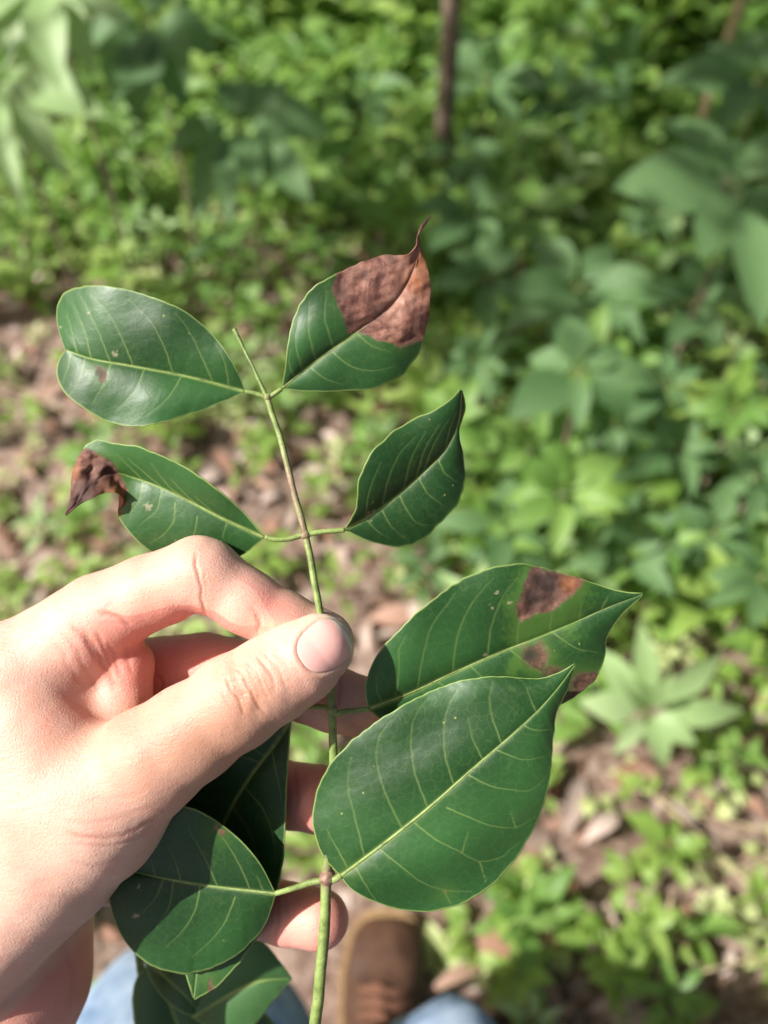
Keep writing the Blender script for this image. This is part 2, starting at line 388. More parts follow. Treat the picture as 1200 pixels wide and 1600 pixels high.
def surface_nets(h, lo, hi):
    n = [int((b-a)/h)+1 for a, b in zip(lo, hi)]; ax = [np.arange(k)*h+a for k, a in zip(n, lo)]
    c = 4; cn = [(k+c-1)//c+1 for k in n]; cax = [np.arange(k)*h*c+a for k, a in zip(cn, lo)]
    G = np.stack(np.meshgrid(*cax, indexing='ij'), -1).reshape(-1, 3); cd = sdf(G).reshape(cn)
    rep = cd.repeat(c, 0).repeat(c, 1).repeat(c, 2)
    off = c//2; rep = np.pad(rep, ((off, 0),)*3, mode='edge')[:n[0], :n[1], :n[2]]
    D = np.where(rep < 0, -99, 99).astype(np.float32); msk = np.abs(rep) < h*c*2.2
    I = np.argwhere(msk); Pp = I*h+np.array(lo); D[msk] = sdf(Pp)
    S = D < 0; m = [k-1 for k in n]
    acc = np.zeros((*m, 3), np.float32); cnt = np.zeros(m, np.float32)
    idx = np.indices(n).astype(np.float32)
    for axis in range(3):
        sl0 = [slice(None)]*3; sl1 = [slice(None)]*3; sl0[axis] = slice(0, -1); sl1[axis] = slice(1, None)
        a, b = D[tuple(sl0)], D[tuple(sl1)]; cr = (a < 0) != (b < 0)
        t = np.where(cr, a/(a-b+1e-20), 0)
        pos = np.stack([idx[q][tuple(sl0)] for q in range(3)], -1); pos[..., axis] += t; pos *= cr[..., None]
        o = [q for q in range(3) if q != axis]
        for i in (0, 1):
            for j in (0, 1):
                s = [slice(None)]*3; s[o[0]] = slice(i, i+m[o[0]]); s[o[1]] = slice(j, j+m[o[1]])
                acc += pos[tuple(s)]; cnt += cr[tuple(s)]
    act = cnt > 0; V = acc[act]/cnt[act][:, None]*h+np.array(lo); vid = -np.ones(m, int); vid[act] = np.arange(act.sum())
    F = []
    for axis in range(3):
        sl0 = [slice(None)]*3; sl1 = [slice(None)]*3; sl0[axis] = slice(0, -1); sl1[axis] = slice(1, None)
        a, b = S[tuple(sl0)], S[tuple(sl1)]; e = np.argwhere(a != b); o = [q for q in range(3) if q != axis]
        e = e[(e[:, o[0]] > 0) & (e[:, o[1]] > 0) & (e[:, o[0]] < m[o[0]]) & (e[:, o[1]] < m[o[1]])]
        def at(di, dj):
            k = e.copy(); k[:, o[0]] -= di; k[:, o[1]] -= dj; return vid[k[:, 0], k[:, 1], k[:, 2]]
        q = np.stack([at(1, 1), at(0, 1), at(0, 0), at(1, 0)], 1)
        flip = a[e[:, 0], e[:, 1], e[:, 2]]
        if axis == 1: flip = ~flip
        q[~flip] = q[~flip][:, ::-1]; F.append(q)
    return V, np.vstack(F)
def grad(P, e=1.5):
    g = np.stack([sdf(P+np.eye(3)[i]*e)-sdf(P-np.eye(3)[i]*e) for i in range(3)], 1); return g/(np.linalg.norm(g, axis=1)[:, None]+1e-9)
def uv_of(P): k = FPX/(FPX+P[:, 2]); return np.stack([P[:, 0]*k+600, 800-P[:, 1]*k], 1)

NAILC = np.array([507., 1010.]); NA = np.array([.84, -.54]); NB = np.array([.54, .84])
def nail_ab(uv): q = uv-NAILC; a = (q@NA)/43.; return a, (q@NB)/(42.*(.93+.10*np.clip(a, -1, 1)))
GROOVES = [  # polyline in the photograph's grid, depth, width
 ([(352, 1058), (362, 1078), (376, 1100), (384, 1118)], 2.2, 2.4), ([(366, 1042), (381, 1060), (391, 1078), (399, 1094), (413, 1112)], 3.0, 2.4),
 ([(383, 1030), (398, 1048), (409, 1068), (420, 1092)], 2.0, 2.2), ([(397, 1024), (413, 1040), (425, 1060), (432, 1084)], 1.8, 2.2),
 ([(410, 1020), (428, 1036), (440, 1056), (446, 1076)], 1.4, 2.2), ([(424, 1018), (440, 1030), (452, 1048)], .9, 2.0), ([(354, 1066), (374, 1062), (396, 1070)], 1.4, 2),
 ([(372, 1086), (390, 1082), (408, 1090)], 1.3, 2), ([(345, 1072), (352, 1092), (366, 1112)], 1.2, 2.4), ([(360, 1034), (376, 1040), (392, 1036)], .9, 2),
 ([(305, 862), (308, 888), (311, 905), (314, 925), (318, 946), (322, 962)], 2.8, 2.8), ([(318, 892), (320, 915), (322, 940)], 1.0, 3), ([(432, 1396), (436, 1420), (434, 1445), (428, 1466)], 2.2, 3), ([(446, 1400), (450, 1425), (447, 1450)], 1.0, 3), ([(530, 1050), (533, 1075), (529, 1105)], 2.0, 3), ([(462, 1200), (466, 1230), (462, 1270)], 2.0, 3),
 ([(398, 958), (404, 975), (402, 992)], 2.0, 3.5), ([(392, 945), (404, 962), (410, 985)], 1.0, 3),
 ([(152, 958), (172, 960), (192, 968), (206, 980)], 2.6, 4), ([(126, 985), (146, 1010), (162, 1040), (184, 1085)], 3.5, 5.5), ([(110, 975), (134, 1000), (150, 1035)], 1.6, 4),
 ([(148, 985), (162, 1012), (176, 1048)], 2.2, 4), ([(168, 1005), (180, 1030), (190, 1060)], 1.8, 4), ([(196, 1008), (200, 1030), (206, 1052)], 1.6, 4),
 ([(95, 985), (118, 1015), (140, 1058), (160, 1085)], 1.0, 4), ([(80, 1000), (105, 1035), (130, 1075)], .8, 4), ([(0, 1010), (40, 990), (80, 975)], .6, 5),
 ([(100, 1300), (150, 1308), (200, 1302), (246, 1276)], 2.4, 4), ([(120, 1318), (165, 1322), (215, 1308), (244, 1284)], 1.4, 3.5), ([(90, 1280), (150, 1284), (210, 1270), (250, 1250)], 1.0, 4),
 ([(110, 1345), (150, 1352), (195, 1340)], .9, 4), ([(130, 1250), (190, 1245), (250, 1222)], .7, 5), ([(0, 1390), (60, 1400), (150, 1395)], .6, 6),
 ([(100, 1470), (112, 1520), (108, 1580)], 1.0, 5), ([(246, 1052), (252, 1068), (250, 1086)], 2.5, 4)]
def build_hand(person):
    V, F = surface_nets(5.0, (-1010, -1080, -110), (80, -20, 440))
    for _ in range(2): V = V-sdf(V)[:, None]*grad(V)*.9
    # one level of 1:4 subdivision, then back onto the surface
    E = np.sort(np.vstack([F[:, [0, 1]], F[:, [1, 2]], F[:, [2, 3]], F[:, [3, 0]]]), 1)
    ue, inv = np.unique(E, axis=0, return_inverse=True); inv = inv.reshape(-1); nF = len(F); nV = len(V)
    mid = V[ue].mean(1); cen = V[F].mean(1); e = [inv[i*nF:(i+1)*nF]+nV for i in range(4)]; c = np.arange(nF)+nV+len(ue)
    V = np.vstack([V, mid, cen]); F = np.vstack([np.stack([F[:, i], e[i], c, e[i-1]], 1) for i in range(4)])
    V = V-sdf(V)[:, None]*grad(V)
    G = grad(V, 2.5); uv = uv_of(V); front = ss(.15, -.25, G[:, 2])
    disp = np.zeros(len(V)); crease = np.zeros(len(V))
    for pl, dep, wd in GROOVES:
        pl = catmull(np.array(pl, float), 16); near = np.where((np.abs(uv[:, 0]-pl[:, 0].mean()) < 200) & (np.abs(uv[:, 1]-pl[:, 1].mean()) < 200) & (front > 0))[0]
        d, t = dist_poly(uv[near]+.8*np.stack([wob(uv[near], 12), wob(uv[near], 12, o=20)], 1), pl)
        g = np.exp(-(d/wd)**2)*np.clip(np.sin(np.pi*np.clip(t*.94+.03, 0, 1))*2.2, 0, 1)*front[near]
        dp = np.zeros(len(V)); dp[near] = g; disp -= dep*(.6 if pl[:, 1].mean() < 1220 else .3)*dp; crease = np.maximum(crease, dp*min(1, dep/3))
        disp[near] += dep*.10*np.exp(-((d-wd*1.9)/wd)**2)*front[near]*np.clip(np.sin(np.pi*t)*1.5, 0, 1)
    # nail bed and the fold of skin round it
    a, b = nail_ab(uv); thumbz = (V[:, 2] < 60)
    e_ = (np.abs(a)**2.6+np.abs(b)**2.6)**(1/2.6); f2 = front*thumbz
    disp -= 3.2*ss(1.0, .93, e_)*f2
    ring = np.exp(-((e_-1.14)/.12)**2)*ss(.6, -.3, a)*f2; disp += 1.7*ring
    disp -= .6*np.exp(-((e_-1.02)/.035)**2)*f2
    crease = np.maximum(crease, .3*np.exp(-((e_-1.03)/.035)**2)*ss(.8, .3, a)*f2)
    # tendons, knuckle and flesh unevenness
    disp += 1.1*wob(V, 80)+.18*wob(V, 26, o=10)
    kn = np.exp(-(((uv[:, 0]-392)/55)**2+((uv[:, 1]-1076)/55)**2))*front*thumbz
    disp += kn*(.5*wob(uv@np.array([[.84, .3], [-.54, .3]]), 7, o=5))
    V = V+G*disp[:, None]
    W_ = unit_to_world(V); me = mesh('hand', W_, F, M_skin)
    # colour fields of the skin; tan also carries painted half-shade on the thumb
    idx_inner = np.exp(-(((uv[:, 0]-255)/130)**2+((uv[:, 1]-955)/62)**2)) + .8*np.exp(-(((uv[:, 0]-400)/80)**2+((uv[:, 1]-955)/45)**2))+1.0*np.exp(-(((uv[:, 0]-195)/52)**2+((uv[:, 1]-1045)/60)**2))
    red = np.clip(idx_inner*.75, 0, .8)*(V[:, 2] > 20)
    red = np.maximum(red, .75*ss(95, 130, V[:, 2])*(uv[:, 0] > 225))
    red = np.maximum(red, .6*ss(-4, 10, (uv[:, 0]-176)*.722+(uv[:, 1]-1412)*.692)*(uv[:, 1] > 1380)*(uv[:, 0] < 200))
    red = np.maximum(red, .5*np.exp(-((uv[:, 0]-20)/60)**2-((uv[:, 1]-985)/40)**2))
    pinkytip = np.exp(-(((uv[:, 0]-470)/60)**2+((uv[:, 1]-1440)/45)**2)); red = red*(1-.35*pinkytip)
    attr(me, 'red', red)
    attr(me, 'pale', np.clip(.85*np.exp(-((e_-1.12)/.16)**2)*ss(-.2, .8, a)*f2+.35*np.exp(-(((uv[:, 0]-440)/40)**2+((uv[:, 1]-985)/18)**2))*thumbz, 0, 1))
    attr(me, 'tan', np.clip(kn*.6+.72*np.exp(-(((uv[:, 0]-300)/170)**2+((uv[:, 1]-1165)/75)**2))*(V[:, 2] < 90), 0, 1))
    attr(me, 'crease', crease)
    hand = link('hand', me, person)
    # nail plate: a curved shell seated in its bed
    na, nb = 40, 36; A = np.linspace(-1, 1, na); top, vis = [], []
    rr = np.linspace(0, 1, 22); th = np.linspace(0, 2*np.pi, 72, endpoint=False); pts = [(0, 0)]; 
    for r_ in rr[1:]:
        for t_ in th:
            ca, sb = math.cos(t_), math.sin(t_); k = (abs(ca)**2.6+abs(sb)**2.6)**(-1/2.6); pts.append((r_*k*ca*.985, r_*k*sb*.985))
    pts = np.array(pts); n0 = len(pts)
    uvn = NAILC+pts[:, :1]*43*NA+pts[:, 1:]*42*(.93+.10*pts[:, :1])*NB; z = np.full(n0, -95.)
    for _ in range(60):
        P = px_to_unit(np.stack([uvn[:, 0], uvn[:, 1], z], 1)); z += np.clip(sdf(P), -8, 8)*.75
    P = px_to_unit(np.stack([uvn[:, 0], uvn[:, 1], z], 1)); 
    Gn = grad(P, 8); er = (np.abs(pts[:, 0])**2.6+np.abs(pts[:, 1])**2.6)**(1/2.6)
    P = P+Gn*(-.6+1.2*(1-er[:, None]**2)); Pb = P-Gn*3.5
    Fn = [(0, 1+j, 1+(j+1) % 72) for j in range(72)]
    for i in range(len(rr)-2):
        for j in range(72):
            k = (j+1) % 72; Fn.append((1+i*72+j, 1+(i+1)*72+j, 1+(i+1)*72+k, 1+i*72+k))
    ring0 = 1+(len(rr)-2)*72; Vn = np.vstack([P, Pb[ring0:ring0+72]])
    for j in range(72):
        k = (j+1) % 72; Fn.append((ring0+j, n0+j, n0+k, ring0+k))
    mn = mesh('nail', unit_to_world(Vn), Fn, M_nail)
    fr = ss(.74, .86, pts[:, 0]+.12*pts[:, 1]**2); lu = ss(-.55, -.75, pts[:, 0]+.35*pts[:, 1]**2)*.0
    attr(mn, 'free', np.concatenate([fr, fr[ring0:ring0+72]])); attr(mn, 'lunula', np.concatenate([lu, lu[ring0:ring0+72]]))
    nl = link('nail', mn, hand)
    return hand

person = empty('person', (0.0, -0.05, 0.0))
tag(person, 'person in blue jeans and brown boots pinching the leafy branch between thumb and index finger', 'person')
hand = build_hand(person)

def leg(name, P, rad, mat, n=28, amp=.02, parent=person):
    P = catmull(np.array(P, float), 40); r = np.interp(np.linspace(0, 1, 40), np.linspace(0, 1, len(rad)), rad)
    V, F = tube(P, r, n); V = np.array(V); V += amp*.25*np.stack([wob(V, .05), wob(V, .05, o=12), 0*V[:, 0]], 1)*1.0
    return link(name, mesh(name, V, F, mat), parent)
KL = AT(292, 1640, .60)                                              # left knee
leg('trouser_leg', [(-.12, -.30, .90), (KL.x-.005, KL.y-.14, KL.z+.12), tuple(KL), (KL.x+.01, KL.y-.03, .28), (-.13, -.07, .08)], [.10, .092, .082, .070, .068], M_denim)
leg('trouser_leg', [(.09, -.32, .90), (.070, -.14, .62), (.043, .036, .454), (.03, -.04, .28), (.015, -.08, .08)], [.10, .080, .055, .060, .060], M_denim)
leg('trouser_seat', [(-.13, -.34, .93), (0, -.37, .96), (.11, -.35, .93)], [.11, .13, .11], M_denim)
SL = unit_to_world([H(-490, 2290, 290, 0)[:3], H(-720, 2680, 390, 0)[:3], H(-920, 3080, 480, 0)[:3]])
leg('sleeve', [tuple(p) for p in SL], [.038, .048, .058], M_sleeve, amp=.006)

def boot(cx, ytoe, label=None, rot=0.0):
    L = .285; root = empty('boot', (cx, ytoe-.14, gz((cx, ytoe)))); root.parent = person; root.location = root.location-person.location
    ss_ = np.linspace(0, 1, 30); 
    wid = np.interp(ss_, [0, .03, .1, .25, .4, .55, .75, .92, 1], [.011, .029, .041, .047, .046, .040, .035, .034, .016])
    hei = np.interp(ss_, [0, .03, .1, .25, .4, .5, .62, .75, .92, 1], [.020, .040, .052, .060, .078, .10, .125, .135, .135, .08])
    n = 26; V, F = [], []
    for s_, w_, h_ in zip(ss_, wid, hei):
        cxo = -.006*math.sin(s_*3.0)
        for j in range(n):
            t = 2*math.pi*j/n; c, q = math.cos(t), math.sin(t)
            z = .022+(h_-.022)*(.5+.5*q) if True else 0
            ww = w_*(1-.30*max(0, q)**2*(1 if s_ > .4 else .35)); V.append((cxo+ww*np.sign(c)*abs(c)**.8, .14-s_*L, z))
    for i in range(29):
        for j in range(n): k = (j+1) % n; F.append((i*n+j, i*n+k, (i+1)*n+k, (i+1)*n+j))
    F.append(tuple(range(n))); F.append(tuple(range(29*n, 30*n))[::-1])
    V = np.array(V); V += .0012*wob(V, .012)[:, None]*np.array([.4, .2, 1])
    link('boot_upper', mesh('boot_upper', V, F, M_boot), root, Matrix.Identity(4))
    # sole with welt
    V, F = [], []
    m = len(ss_); 
    ol = [(-.006*math.sin(s_*3)+w_+.007, .146-s_*(L+.012)) for s_, w_ in zip(ss_, wid)]+[(-.006*math.sin(s_*3)-w_-.007, .146-s_*(L+.012)) for s_, w_ in list(zip(ss_, wid))[::-1]]
    k = len(ol); V = [(x, y, .002) for x, y in ol]+[(x, y, .026) for x, y in ol]
    F = [tuple(range(k))[::-1], tuple(range(k, 2*k))]+[(i, (i+1) % k, k+(i+1) % k, k+i) for i in range(k)]
    link('sole', mesh('sole', V, F, M_sole, smooth=False), root, Matrix.Identity(4))
    for i in range(8):
        y = .045-i*.014; s_ = (.14-y)/L; hz = float(np.interp(s_, [.25, .4, .5, .62, .75], [.060, .078, .10, .125, .135]))+.003
        ps = []
        for rep in range(3): ps.append(tube(catmull(np.array([(-.030, y+.004*rep, hz-.010), (-.012, y+.008-.004*rep, hz+.002), (.010, y-.004+.003*rep, hz+.003), (.030, y+.004, hz-.010)]), 14), .0022, 7))
        V, F = join(ps); link('lace', mesh('lace', V, F, M_lace), root, Matrix.Identity(4))
    root.rotation_euler[2] = rot
    return root
bt = GP(603, 1425, .055)
boot(bt.x, bt.y, None, 0.0)
boot(-.15, .16, None, .12)

# ================================================================== the held branch
branch = empty('leafy_branch', tuple(unit_to_world([px_to_unit([(508, 1380, 62)])[0]])[0]))
tag(branch, 'sprig of glossy dark green paired leaflets with scorched brown tips held between thumb and finger', 'branch')
def stem_piece(name, pts, rad, parent, woody=None, mat=M_stem, n=14, m=70):
    P = catmull(px_to_unit(np.array([p[:3] for p in pts], float)), m); q = np.linspace(0, 1, m)
    r = np.interp(q, np.linspace(0, 1, len(rad)), rad); P = P+.35*np.stack([wob(P, 26), wob(P, 26, o=15), 0*q], 1)
    V, F = tube(P, r, n, .03); me = mesh(name, unit_to_world(V), F, mat)
    if woody is not None:
        uv = uv_of(V); wd = np.zeros(len(V))
        for (u, v, s_, a_) in woody: wd = np.maximum(wd, a_*np.exp(-(np.hypot(uv[:, 0]-u, uv[:, 1]-v)/s_)**2))
        attr(me, 'woody', wd)
    return link(name, me, parent)
ST = [(366, 514, 118), (380, 542, 114), (398, 580, 110), (417, 622, 106), (438, 685, 96), (458, 765, 82), (477, 835, 72), (490, 900, 62), (501, 962, 52), (512, 1040, 46), (518, 1100, 50), (521, 1190, 60), (516, 1290, 64), (510, 1372, 62), (507, 1450, 58), (500, 1530, 54), (492, 1605, 50), (484, 1680, 48)]
stem_piece('stem', ST[3:], [5.0, 5.2, 5.4, 5.6, 5.8, 6.0, 6.4, 6.8, 7.4, 8.2, 8.6, 9.0, 9.4, 9.8, 10.2], branch,
           [(458, 760, 50, .9), (474, 822, 24, .9), (512, 1372, 16, 1), (417, 622, 10, .5), (519, 1108, 10, .5)], m=120)
stem_piece('stem_tip', ST[:4], [4.2, 2.6, 3.0, 4.2], branch)
def node_lump(u, v, dz, r, woody):
    P = px_to_unit([(u, v, dz)])[0]; V, F = tube([P+np.array([0, t, 0]) for t in np.linspace(-1, 1, 9)*r*1.0], r*np.sqrt(np.clip(1.05-np.linspace(-1, 1, 9)**2, .05, 1)), 14, .10)
    me = mesh('node', unit_to_world(V), F, M_stem); attr(me, 'woody', np.full(len(V), woody)); link('node', me, branch)
node_lump(512, 1371, 61, 13.5, 1.0); node_lump(477, 836, 72, 8.5, .8); node_lump(418, 621, 106, 7, .3); node_lump(519, 1109, 51, 9.5, .2)

TONES = iter([.35, .25, .55, .0, .2, .3, .15, .05, .5, .3, .4, .3])
def leaflet(parent, mid, ea, eb, veins=(), petiole=None, prad=(5, 5), ns=230, nt=64, cup=6, wav=2.0, brown=None, halo=None, label=None, mat=M_leaf, mr=(3.6, .8), darks=(), oranges=(), scars=(), name='leaf', sink=1.6, auto=None, roll=0, crumple=1.0):
    """mid / ea / eb: midrib and the two margins as (u, v, depth) from base to tip."""
    mid = np.array(mid, float); ea = np.array(ea, float); eb = np.array(eb, float)
    M, A, B = catmull(mid, ns), catmull(ea, ns), catmull(eb, ns)
    t = np.linspace(-1, 1, 2*nt+1); s = np.linspace(0, 1, ns)
    for Q in (A, B): Q[:, :2] += (.55*wob(Q[:, :2], 9, o=6)+.5*wob(Q[:, :2], 22, o=16))[:, None]*np.sin(np.pi*s)[:, None]**.5*np.array([.6, .8])
    at_ = np.abs(t)[None, :, None]; E = np.where((t < 0)[None, :, None], A[:, None], B[:, None])
    W3 = M[:, None]*(1-at_)+E*at_
    tt = np.abs(t)[None, :]
    width = np.linalg.norm((E-M[:, None])[..., :2], axis=-1)
    W3[..., 2] += -cup*np.sin(np.pi*tt**.9)*np.clip(width/90, 0, 1)            # halves bulge toward the light, midrib sunk
    uvf = W3.reshape(-1, 3); X = uvf[:, :2].copy()
    W3[..., 2] += (wav*wob(X, 55)*np.minimum(tt, 1).repeat(ns, 0).ravel()*np.clip(width.ravel()/60, 0, 1)).reshape(ns, -1)
    fl = uvf = W3.reshape(-1, 3)
    vein = np.zeros(len(X)); puck = np.zeros(len(X))
    mp = M[:, :2]; dm, pm = dist_poly(X, mp[::4]); wm = mr[0]*(1-pm)+mr[1]*pm
    vein = np.maximum(vein, np.exp(-(dm/(wm*.8))**2))
    disp = -sink*.6*np.exp(-(dm/(wm*2.2))**2)
    side = np.sign(np.repeat(t[None], ns, 0).ravel())
    dall = np.full(len(X), 60.)
    for vp in veins:
        vp = np.array(vp, float); j0 = np.argmin(np.linalg.norm(mp-vp[0], axis=1)); vp[0] = mp[j0] if np.linalg.norm(mp[j0]-vp[0]) < 12 else vp[0]
        q = catmull(vp, 14)
        bx0, bx1 = q.min(0)-40, q.max(0)+40
        sel = np.where((X > bx0).all(1) & (X < bx1).all(1))[0]
        if len(sel) == 0: continue
        d, p_ = dist_poly(X[sel]+.25*np.stack([wob(X[sel], 9), wob(X[sel], 9, o=30)], 1), q); wv = 1.15*(1-p_)+.65*p_
        vein[sel] = np.maximum(vein[sel], (.46-.26*p_)*np.exp(-(d/wv)**2)); dall[sel] = np.minimum(dall[sel], d)
    disp += -.16*np.exp(-(dall/2.6)**2)+.42*ss(0, 1, np.minimum(dall, 26)/26)
    # thin ties between side veins
    ang = wob(X, 16, o=8)
    edge = np.clip((np.abs(np.repeat(t[None], ns, 0).ravel())-1+2.6/np.maximum(width.ravel(), 8))/(1.6/np.maximum(width.ravel(), 8)), 0, 1)
    vein = np.maximum(vein, .8*edge)
    disp += .10*wob(X, 17, o=22)+.03*wob(X, 7, o=2)
    for pl in (brown or ()):
        if len(pl[0]) > 5: disp += ss(4, -12, sd_poly(X, pl[0]))*(.30*wob(X, 7, o=4)+.95*wob(X, 17, o=12)-.8)*crumple*ss(0, .22, np.abs(np.repeat(t[None], ns, 0).ravel()))*ss(1.0, .93, pm)
    uvf = uvf.copy(); uvf[:, 2] -= disp
    P = px_to_unit(uvf); me_V = unit_to_world(P)
    n2 = len(t); i = np.arange(ns*n2).reshape(ns, n2); F = np.stack([i[:-1, :-1], i[1:, :-1], i[1:, 1:], i[:-1, 1:]], -1).reshape(-1, 4)
    me = mesh(name, me_V, F, mat)
    br = np.zeros(len(X)); ha = np.zeros(len(X)); dk = np.zeros(len(X)); orr = np.zeros(len(X)); scr = np.zeros(len(X))
    rag = 2.2*wob(X, 17)+1.3*wob(X, 5, o=20)
    for pl in (brown or ()):
        d = sd_poly(X, pl[0]); f = pl[1] if len(pl) > 1 else 3; br = np.maximum(br, ss(f, -f, d+rag*min(1, f/4))*(pl[2] if len(pl) > 2 else 1))
        ha = np.maximum(ha, np.exp(-(np.maximum(d, 0)/16)**2)*(pl[3] if len(pl) > 3 else .4)); dk = np.maximum(dk, np.exp(-((d+5+rag*1.6)/6)**2)*.75*np.clip(.55+.5*wob(X, 20, o=11), 0, 1))
    for pl in (halo or ()): ha = np.maximum(ha, ss(16, -8, sd_poly(X, pl)+rag*2)*.75)
    for (u, v, r_, a_) in darks: dk = np.maximum(dk, a_*np.exp(-(np.hypot(X[:, 0]-u, X[:, 1]-v)/r_+.15*rag/4)**2))
    for (u, v, r_, a_) in oranges: orr = np.maximum(orr, a_*np.exp(-(np.hypot(X[:, 0]-u, X[:, 1]-v)/r_)**2))
    for (u, v, r_) in scars: scr = np.maximum(scr, np.exp(-((np.hypot(X[:, 0]-u, X[:, 1]-v)+1.5*wob(X, 3))/r_)**4)*.8)
    attr(me, 'vein', vein); attr(me, 'brown', np.clip(br, 0, 1)); attr(me, 'halo', ha*(1-br)); attr(me, 'dark', dk); attr(me, 'orange', orr); attr(me, 'scar', scr); attr(me, 'tone', np.clip(next(TONES)+.22*wob(X, 90, o=3), 0, 1))
    so = me
    o = link(name, me, parent)
    md = o.modifiers.new('thickness', 'SOLIDIFY'); md.thickness = .00028; md.offset = 0
    if label: o['label'] = label
    # midrib, proud of the lower side
    Pm = catmull(mid, 60); Pm[:, 2] += 1.0; V, F2 = tube(px_to_unit(Pm), np.linspace(mr[0]*.75, mr[1]*.7, 60), 8)
    mm = mesh('midrib', unit_to_world(V), F2, M_stem)
    if brown: attr(mm, 'woody', np.max([ss(2, -8, sd_poly(uv_of(V), pl[0])) for pl in brown if len(pl[0]) > 5] or [np.zeros(len(V))], axis=0))
    link('midrib', mm, o)
    if petiole:
        stem_piece('petiole', petiole, prad, parent, m=24)
    return o
def Z3(pts, dz):                            # give margin points depths: a scalar or list
    if np.isscalar(dz): return [(u, v, dz) for u, v in pts]
    q = np.interp(np.linspace(0, 1, len(pts)), np.linspace(0, 1, len(dz)), dz); return [(u, v, z) for (u, v), z in zip(pts, q)]
def crop(vs, x0, y0, k): return [[(x0+x*k, y0+y*k) for x, y in v] for v in vs]

# top left leaflet
leaflet(branch, Z3([(384, 612), (300, 590), (200, 571), (140, 560), (103, 547)], [106, 100, 100, 108, 120]),
  Z3([(384, 612), (372, 582), (332, 522), (282, 482), (230, 461), (180, 448), (130, 447), (100, 458), (89, 482), (92, 515), (103, 547)], [106, 92, 72, 66, 70, 80, 100, 120, 132, 130, 122]),
  Z3([(384, 612), (335, 634), (270, 655), (212, 667), (170, 660), (130, 637), (100, 612), (89, 586), (93, 562), (103, 548)], [106, 96, 84, 86, 96, 108, 122, 134, 130, 122]),
  crop([[(855, 810), (830, 700), (790, 620)], [(785, 790), (720, 660), (670, 560), (610, 480)], [(605, 745), (560, 630), (500, 520), (400, 420)], [(430, 705), (370, 590), (310, 480), (240, 400)],
        [(325, 685), (270, 570), (220, 460), (190, 410)], [(245, 665), (200, 540), (160, 450)], [(180, 650), (150, 560), (130, 490)], [(475, 740), (430, 830), (340, 925)], [(325, 710), (290, 800), (240, 890)],
        [(210, 680), (185, 780), (140, 850)], [(640, 785), (560, 880), (480, 940)], [(150, 655), (130, 740), (110, 790)]], 60, 320, .35),
  [(417, 622, 106), (402, 616, 106), (384, 612, 106)], (4.2, 3.8), cup=7, wav=4.0, brown=[([(158, 580), (162, 580), (164, 596), (159, 594)], 3, .8), ([(150, 574), (157, 574), (157, 582), (151, 582)], 3, .7)],
  scars=[(180, 553, 4), (96, 512, 2), (140, 490, 2)], label='leaflet at the top left, whole and green with its tip curled under', mr=(3.4, 1.6))
# top right leaflet with a large dead patch
leaflet(branch, Z3([(440, 607), (500, 560), (560, 518), (610, 480), (638, 440), (652, 398), (653, 372), (672, 339)], [106, 100, 92, 88, 80, 72, 66, 60]),
  Z3([(440, 607), (447, 560), (455, 510), (470, 472), (498, 442), (530, 425), (570, 407), (610, 398), (640, 396), (650, 384), (652, 370), (660, 350), (673, 337)], [106, 84, 76, 72, 70, 68, 66, 62, 64, 66, 62, 60]),
  Z3([(440, 607), (480, 611), (540, 611), (590, 604), (622, 590), (648, 562), (664, 522), (672, 472), (672, 438), (664, 408), (656, 384), (654, 368), (662, 352), (674, 338)], [106, 112, 118, 122, 120, 112, 100, 88, 80, 74, 70, 64, 60]),
  crop([[(145, 735), (120, 620), (135, 500)], [(205, 690), (180, 580), (180, 430)], [(280, 630), (250, 500), (260, 380)], [(285, 660), (350, 710), (450, 740), (560, 720)], [(190, 735), (250, 775), (330, 800)], [(400, 590), (460, 630), (540, 655)],
        [(110, 770), (90, 700), (95, 640)], [(420, 540), (400, 440), (420, 350)], [(500, 470), (560, 520), (640, 540)]], 420, 320, .35),
  [(419, 622, 106), (430, 614, 106), (440, 607, 106)], (4.2, 3.8), cup=8, wav=4,
  brown=[([(527, 420), (518, 455), (534, 492), (546, 520), (565, 518), (590, 532), (625, 543), (664, 528), (700, 500), (720, 300), (600, 300), (520, 380)], 3.0, 1, .25)],
  darks=[(530, 455, 22, .8), (545, 500, 18, .7), (588, 485, 13, .8), (570, 430, 9, .7), (612, 404, 10, .7), (565, 515, 12, .5), (668, 345, 22, .8), (655, 372, 10, .5)], oranges=[(654, 440, 20, .5), (662, 410, 18, .6), (612, 540, 12, .3)],
  label='leaflet at the top right, its outer half dead and brown with a long curled tip', mr=(3.4, .9))
